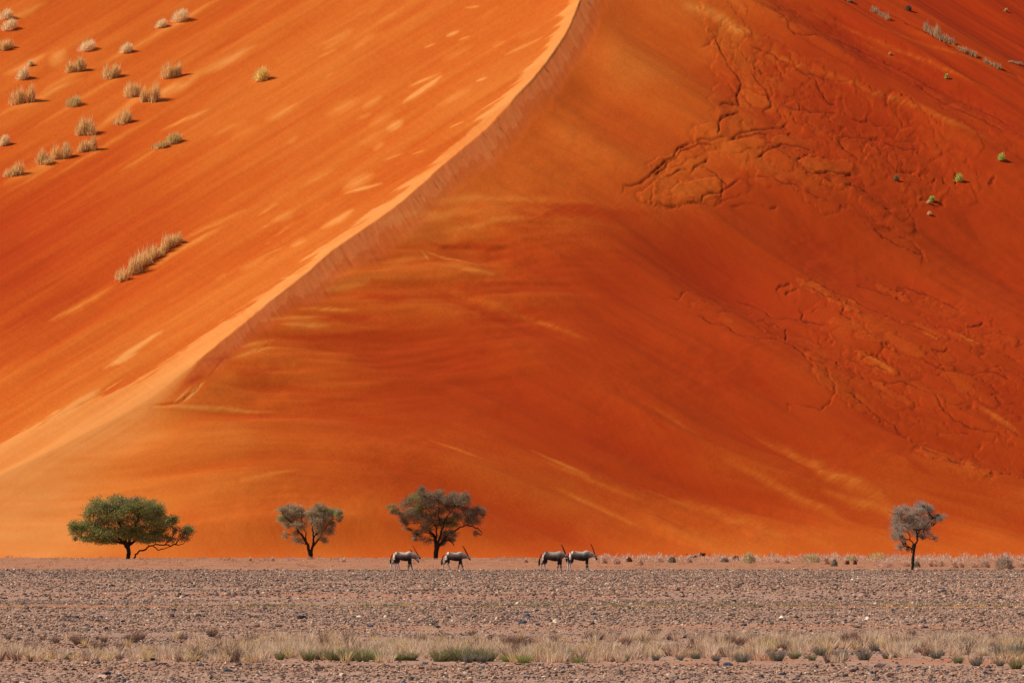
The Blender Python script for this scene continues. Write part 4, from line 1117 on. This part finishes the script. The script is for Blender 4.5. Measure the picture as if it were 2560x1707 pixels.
tree('thorn_tree', 'small vase shaped grey green tree, second from the left, forking low', 'thorn trees at the foot of the dune', 676, (600, 1180), 6.03,
     [(1065, 1318, 46), (1066, 1280, 36), (1062, 1220, 38), (1062, 1180, 36)],
     [[(1045, 1190, 30), (1000, 1060, 26), (920, 930, 20), (800, 780, 13), (690, 680, 7)], [(1080, 1190, 28), (1110, 1060, 22), (1112, 950, 16), (1090, 780, 11), (1080, 640, 6)],
      [(1090, 1120, 22), (1180, 1020, 18), (1280, 860, 13), (1400, 690, 10), (1490, 600, 6)], [(1110, 1000, 14), (1200, 850, 10), (1220, 640, 6)],
      [(930, 950, 14), (870, 880, 10), (840, 700, 7), (780, 540, 4)], [(990, 1040, 14), (990, 900, 10), (930, 760, 8), (930, 580, 5)], [(1010, 1090, 10), (900, 1050, 7), (850, 1060, 4)]],
     [(640, 600, 80, 50), (770, 560, 75, 65), (640, 690, 65, 50, .8, 1), (790, 650, 100, 80), (940, 600, 65, 75), (1090, 640, 95, 75), (1200, 540, 75, 55), (1300, 600, 90, 60, .9, 1), (1430, 620, 75, 50, .9, 1),
      (1490, 640, 55, 45, .9, 1), (1250, 700, 90, 65), (1520, 710, 45, 35), (1400, 780, 65, 40), (1140, 770, 85, 65), (720, 770, 75, 55), (850, 800, 85, 45, .6), (700, 940, 50, 45, .4), (860, 900, 60, 45, .4),
      (870, 1040, 65, 65, .5), (1240, 880, 80, 70, .7), (1380, 890, 65, 60, .5), (1240, 1020, 60, 45, .6), (1160, 900, 60, 60, .5), (940, 800, 60, 80, .4)],
     [T2, T2g], 720, .30, .055, (.040, .026, .022), 102)
T3 = [(.36, .25, .15), (.44, .31, .19), (.28, .19, .13), (.48, .37, .23)]
T3g = [(.40, .34, .12), (.44, .38, .16), (.32, .25, .13)]
tree('thorn_tree', 'tall dark grey brown tree above the left antelopes, thick dark trunk', 'thorn trees at the foot of the dune', 672, (930, 1200), 6.533,
     [(1038, 1318, 44), (1040, 1270, 36), (1048, 1180, 37), (1060, 1080, 44), (1050, 1010, 38)],
     [[(1040, 1010, 34), (1010, 900, 28), (940, 830, 22), (850, 740, 14), (760, 600, 9), (600, 540, 6), (400, 530, 4)], [(1050, 1000, 24), (1045, 800, 15), (980, 600, 10), (850, 380, 5)],
      [(1080, 1060, 28), (1120, 880, 20), (1200, 650, 13), (1350, 420, 6)], [(1090, 1060, 24), (1250, 880, 18), (1450, 775, 14), (1570, 740, 12), (1690, 775, 12), (1800, 865, 8)],
      [(1100, 1070, 22), (1190, 1010, 14), (1260, 980, 16), (1335, 1060, 10)], [(1480, 770, 10), (1560, 640, 8), (1740, 500, 5)], [(1150, 820, 10), (1090, 600, 8), (1090, 320, 5)],
      [(1010, 920, 14), (880, 850, 10), (740, 890, 6)]],
     [(340, 460, 80, 55, .9, 1), (385, 540, 60, 40), (560, 400, 100, 70, .45), (820, 200, 70, 65), (760, 300, 120, 80, 1, 1), (900, 280, 110, 80), (1100, 230, 75, 55, .8), (1080, 330, 100, 80), (1200, 370, 80, 75),
      (1350, 290, 100, 75), (1500, 280, 90, 75), (1430, 400, 130, 80), (550, 600, 100, 75), (700, 500, 120, 70), (820, 460, 110, 75, 1, 1), (520, 700, 65, 45), (740, 620, 100, 70), (900, 640, 100, 75), (1050, 530, 90, 60),
      (920, 760, 95, 65), (1130, 700, 100, 85), (1300, 680, 120, 75, 1, 1), (1380, 580, 110, 60, .8), (1600, 560, 90, 60), (1750, 500, 90, 55), (1650, 650, 110, 75), (1800, 560, 45, 45, .8), (750, 880, 80, 50), (680, 960, 45, 35),
      (900, 970, 100, 55, .35), (1160, 900, 80, 75), (1280, 980, 60, 45, .9), (1300, 870, 85, 55, .8), (1720, 870, 55, 45, .35), (600, 780, 80, 28, .4), (640, 340, 60, 60, .4), (960, 420, 90, 60), (1220, 470, 90, 60, .7), (1180, 1020, 60, 40, .5), (1520, 480, 90, 60, .6)],
     [T3, T3g], 480, .30, .06, (.038, .025, .022), 103)
T4 = [(.56, .44, .34), (.46, .37, .285), (.64, .52, .40), (.35, .275, .215)]
T4d = [(.24, .21, .16), (.30, .26, .20)]
tree('thorn_tree', 'small slender grey tree, rightmost, with a thin leaning trunk', 'thorn trees at the foot of the dune', 368, (2060, 1220), 4.704,
     [(1040, 985, 20), (1041, 930, 16), (1046, 850, 19), (1056, 750, 16), (1070, 650, 17)],
     [[(1072, 655, 15), (1090, 560, 11), (1110, 420, 8), (1160, 250, 4)], [(1050, 730, 11), (1015, 590, 8), (980, 480, 7), (900, 330, 4)], [(1088, 570, 9), (1190, 450, 7), (1350, 345, 4)],
      [(1045, 760, 7), (1000, 690, 6), (930, 650, 4)], [(1082, 600, 7), (1160, 560, 5), (1280, 600, 4)]],
     [(850, 290, 65, 55), (920, 280, 75, 55), (900, 380, 85, 65), (1000, 330, 75, 55), (1080, 290, 75, 55), (1160, 220, 75, 50), (1220, 270, 65, 55), (1100, 370, 85, 65), (1020, 410, 75, 55), (870, 480, 70, 55), (840, 550, 45, 45),
      (920, 560, 60, 45), (1150, 450, 85, 65), (1100, 500, 75, 55), (1260, 350, 75, 30, .9, 1), (1370, 330, 60, 38), (1210, 500, 50, 50, .7), (1290, 580, 40, 45, .5), (1160, 590, 40, 35, .7), (900, 690, 50, 40, .6), (970, 710, 35, 35, .6), (930, 620, 35, 35, .5), (1330, 370, 50, 30, .8, 1), (960, 450, 60, 50)],
     [T4, T4d], 560, .17, .032, (.042, .030, .026), 104, .15)

# fallen log by the dune's foot
x_, y_ = on_ground(1742, 1397)
k = y_ / FPX
pts = [(-1.2, 0, .15), (-.6, 0, .22), (0, .05, .34), (.45, 0, .5), (.75, 0, .55), (1.0, 0, .5)]
lst = [tube(catmull(np.array(pts), 3), np.linspace(.09, .2, 16), 8, .08), tube([(.3, 0, .4), (.45, 0, .72), (.5, 0, .85)], [.1, .06, .04], 6), tube([(-.5, 0, .2), (-.9, .1, .5), (-1.3, .1, .62)], [.07, .05, .03], 6)]
o_ = 0; TV, TF = [], []
for v_, f_ in lst: TV.append(v_); TF.append(f_ + o_); o_ += len(v_)
TV = np.concatenate(TV); o = link('fallen_log', make_mesh('fallen_log', TV, np.concatenate(TF), BARK, True, np.tile((.075, .03, .02), (len(TV), 1))), None, (x_, y_, 0))
tag(o, 'dark reddish fallen log with a broken stub, lying among the shrubs at the dune foot', 'log')

# ------------------------------------------------------------------ oryx
FUR = vcol_mat('oryx_hide', 0.8, 0, 9, .12)
HORN, hn, hl, hb_ = mat_new('horn', .5); hb_.inputs['Base Color'].default_value = (.035, .018, .013, 1)
TAILM, hn, hl, hb_ = mat_new('tail_hair', .8); hb_.inputs['Base Color'].default_value = (.018, .014, .014, 1)
TAILW, hn, hl, hb_ = mat_new('tail_hair_sunlit', .8); hb_.inputs['Base Color'].default_value = (.09, .07, .065, 1)

def oryx(u, v, size, head, legs, label, shade=1.0, tail_swing=0.0, rotz=0.0, horn_dir=(-.30, .66), dist=None):
    """head: ((x,z) nape, (x,z) brow, (x,z) muzzle) in metres; legs: swing of hind L, hind R, front L, front R"""
    if dist is None: x_, y_ = on_ground(u, v)
    else:
        p = at(u, v, dist); x_, y_ = p[0], p[1]
    V_, E_, R_ = [], [], []
    def nv(x, y, z, rx, rz=None):
        V_.append((x, y, z)); R_.append((rx, rz or rx)); return len(V_) - 1
    def chain(a, items):
        for it in items:
            b_ = nv(*it); E_.append((a, b_)); a = b_
        return a
    root = nv(-.16, 0, .90, .25, .30)
    pel = chain(root, [(-.42, 0, .94, .225, .26), (-.60, 0, .93, .175, .21)])
    rump = len(V_) - 1; pelv = rump - 1
    ch = chain(root, [(.14, 0, .87, .26, .33), (.38, 0, .91, .23, .33), (.54, 0, .97, .17, .26)])
    shoulder = ch; chest = ch - 1
    (nx, nz), (bx, bz), (mx, mz) = head
    nk = chain(shoulder, [((.54 + nx) / 2, 0, (.98 + nz) / 2, .115, .18), (nx, 0, nz, .09, .125)])
    dx, dz_ = mx - bx, mz - bz
    chain(nk, [(bx, 0, bz, .09, .10), (bx + dx * .55, 0, bz + dz_ * .55, .055, .06), (mx, 0, mz, .042, .045)])
    for s, sw in ((1, legs[0]), (-1, legs[1])):
        chain(pelv, [(-.52, s * .12, .78, .13, .16), (-.46 + sw * .25, s * .125, .60, .095, .12), (-.64 + sw * .6, s * .12, .41, .062, .072), (-.60 + sw * .9, s * .12, .13, .036, .04), (-.565 + sw * 1., s * .12, .025, .04, .035)])
    for s, sw in ((1, legs[2]), (-1, legs[3])):
        chain(chest, [(.40 + sw * .1, s * .11, .70, .11, .14), (.40 + sw * .45, s * .115, .41, .068, .072), (.39 + sw * .85, s * .11, .12, .036, .038), (.42 + sw * .95, s * .11, .022, .04, .032)])
    me = bpy.data.meshes.new('oryx_body'); me.from_pydata(V_, E_, [])
    tmp = bpy.data.objects.new('tmp', me); COL.objects.link(tmp)
    sk = tmp.modifiers.new('s', 'SKIN'); sk.use_smooth_shade = True; sk.branch_smoothing = .4
    for i, r in enumerate(R_):
        me.skin_vertices[0].data[i].radius = r
    me.skin_vertices[0].data[0].use_root = True
    ss_ = tmp.modifiers.new('d', 'SUBSURF'); ss_.levels = 2; ss_.render_levels = 2
    bpy.context.view_layer.update()
    dg = bpy.context.evaluated_depsgraph_get()
    bme = bpy.data.meshes.new_from_object(tmp.evaluated_get(dg))
    bpy.data.objects.remove(tmp)
    n_ = len(bme.vertices); co = np.empty(n_ * 3, np.float32); bme.vertices.foreach_get('co', co); co = co.reshape(-1, 3).copy()
    # withers hump
    hump = np.exp(-((co[:, 0] - .38) / .16) ** 2) * sstep(1.0, 1.15, co[:, 2])
    co[:, 2] += .07 * hump
    bme.vertices.foreach_set('co', co.ravel())
    x, y, z = co.T
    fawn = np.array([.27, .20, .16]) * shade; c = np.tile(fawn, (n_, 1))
    c = c + (np.array([.86, .70, .55]) * shade - c) * (sstep(.88, 1.06, z) * (.55 + .45 * vnoise(x * 7 + u, z * 6, 3)))[:, None]  # sunlit top of the back, painted lighter in the coat
    dark = np.array([.022, .017, .018]); white = np.array([.78, .74, .70])
    def put(mask, colr): 
        nonlocal c
        c = c + (np.array(colr) - c) * np.clip(mask, 0, 1)[:, None]
    # shade of the lower flank painted into the coat, and black side stripe
    body = (x > -.55) & (x < .5)
    belly = .70 + .10 * np.abs(x + .1)
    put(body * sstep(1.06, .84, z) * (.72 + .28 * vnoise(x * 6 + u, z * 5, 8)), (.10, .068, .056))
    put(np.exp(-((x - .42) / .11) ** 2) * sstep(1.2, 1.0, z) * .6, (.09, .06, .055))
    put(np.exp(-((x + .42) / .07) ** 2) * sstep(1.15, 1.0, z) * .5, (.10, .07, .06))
    put(body * sstep(.83, .77, z) * sstep(.56, .62, z), dark)
    put((x > -.62) * (x < -.30) * sstep(.86, .78, z) * sstep(.48, .56, z), dark)            # black thigh
    put((x > .25) * (x < .62) * sstep(.76, .68, z) * sstep(.40, .47, z), dark)              # black upper foreleg
    put((z < .45) * sstep(.45, .38, z) * ((x < .2)), white * .8)
    put((z < .42) * sstep(.42, .36, z) * ((x > .2) & (x < .75) & (z < .45)), white * .7)
    put((z > .2) * (z < .34) * (np.abs(x - .4) < .2) * .8, (.05, .04, .04))
    put(sstep(-.50, -.60, x) * sstep(.66, .74, z) * sstep(1.16, 1.08, z), white * 1.1)              # white rump
    put((z < .05) * 1.0, (.05, .045, .04))
    # head patches
    hx = (x - bx) * dx + (z - bz) * dz_; hl_ = dx * dx + dz_ * dz_; t = hx / hl_
    hd = (x > nx + .02) & (np.hypot(x - (bx + mx) / 2, z - (bz + mz) / 2) < .34)
    put(hd * sstep(-.35, -.1, t), white)
    put(hd * sstep(.28, .36, t) * sstep(.80, .72, t), dark)
    put(hd * sstep(-.08, 0, t) * sstep(.24, .16, t), (.06, .05, .05))
    put((x > .48) * (x < nx) * sstep(.02, -.06, (z - (.98 + (nz - .98) * (x - .54) / max(nx - .54, .05)))) * .5, (.12, .09, .08))
    bme.color_attributes.new('Col', 'FLOAT_COLOR', 'POINT').data.foreach_set('color', np.concatenate([c, np.ones((n_, 1))], 1).astype(np.float32).ravel())
    bme.materials.clear(); bme.materials.append(FUR)
    bme.name = 'oryx_body'
    e = bpy.data.objects.new('oryx', None); COL.objects.link(e); e.location = (x_, y_, 0); e.rotation_euler = (0, 0, rotz); e.scale = (size,) * 3
    tag(e, label, 'antelope', 'oryx walking and grazing along the plain')
    link('body', bme, e)
    hb0 = np.array([bx - .02, 0, bz + .05])
    hl2 = math.hypot(*horn_dir)
    for s in (1, -1):
        pts = []
        for t in np.linspace(0, 1, 9):
            pts.append((hb0[0] + horn_dir[0] * t * 1.05 - .06 * math.sin(math.pi * t) * 0 - .05 * t * t, s * (.03 + .13 * t), hb0[2] + horn_dir[1] * t * 1.05))
        v_, f_ = tube(pts, np.linspace(.034, .012, 9) * (1 + .03 * (np.arange(9) % 2)), 7)
        link('horn', make_mesh('horn', v_, f_, HORN, True), e)
        # ears
        ep = np.array([nx + .02, s * .06, nz + .05])
        v_, f_ = tube([ep, ep + np.array([-.07, s * .07, .05]), ep + np.array([-.12, s * .12, .06])], [.015, .035, .008], 6)
        link('ear', make_mesh('ear', v_, f_, FUR, True, np.tile((.5, .44, .4), (len(v_), 1))), e)
    tp = catmull(np.array([(-.66, 0, 1.04), (-.75 - tail_swing * .3, 0, .90), (-.78 - tail_swing, .0, .66), (-.77 - tail_swing * 1.4, 0, .44), (-.76 - tail_swing * 1.5, 0, .30)]), 3)
    v_, f_ = tube(tp, np.interp(np.linspace(0, 1, len(tp)), [0, .3, .55, .8, 1], [.025, .03, .06, .06, .012]), 7, .1)
    link('tail', make_mesh('tail', v_, f_, TAILM, True), e)
    return e

graze = ((.80, .86), (.93, .78), (1.08, .56))
oryx(1008, 1425.5, 1.0, ((.83, .93), (.98, .90), (1.14, .70)), (.12, -.22, .22, -.10), 'leftmost oryx with a bright white rump, head held forward and low', 1.0, 0.02, .05, (-.30, .62))
oryx(1012, 1423.5, .97, ((.74, .80), (.86, .68), (.97, .44)), (.22, .10, -.22, -.1), 'oryx hidden behind the leftmost one, only its lowered head and legs showing', .75, 0.0, -.12, (-.42, .62))
oryx(1136, 1425.5, .98, ((.80, .88), (.95, .86), (1.10, .64)), (-.16, .30, .24, -.20), 'oryx walking alone in front of the tall dark tree, white rump', .95, .05, .22, (-.32, .68))
oryx(1383, 1428, 1.03, ((.72, 1.00), (.80, .92), (.84, .48)), (.10, -.14, .08, -.14), 'dark oryx with its face pointed straight down, left of the close pair', .60, .06, -.22, (-.22, .62))
oryx(1450, 1427, 1.05, ((.78, .95), (.92, .90), (1.05, .60)), (-.12, .05, .10, -.02), 'oryx in front of the dark one with a white rump, right of the close pair', .85, -.10, .05, (-.20, .66))
ONES = ['first', 'second', 'third', 'fourth', 'fifth', 'sixth', 'seventh', 'eighth', 'ninth', 'tenth', 'eleventh', 'twelfth', 'thirteenth', 'fourteenth', 'fifteenth', 'sixteenth', 'seventeenth', 'eighteenth', 'nineteenth']
def ordinal(i):
    if i < 20: return ONES[i - 1]
    t = {2: 'twent', 3: 'thirt', 4: 'fort', 5: 'fift', 6: 'sixt'}[i // 10]
    return t + 'ieth' if i % 10 == 0 else t + 'y-' + ONES[i % 10 - 1]
for base_l in {q[0] for q in NUM}:
    ms = sorted([q for q in NUM if q[0] == base_l], key=lambda q: q[1])
    for i, (_, _u, o) in enumerate(ms):
        o['label'] = base_l + (', ' + ordinal(i + 1) + ' from the left' if len(ms) > 1 else '')
print('script done')
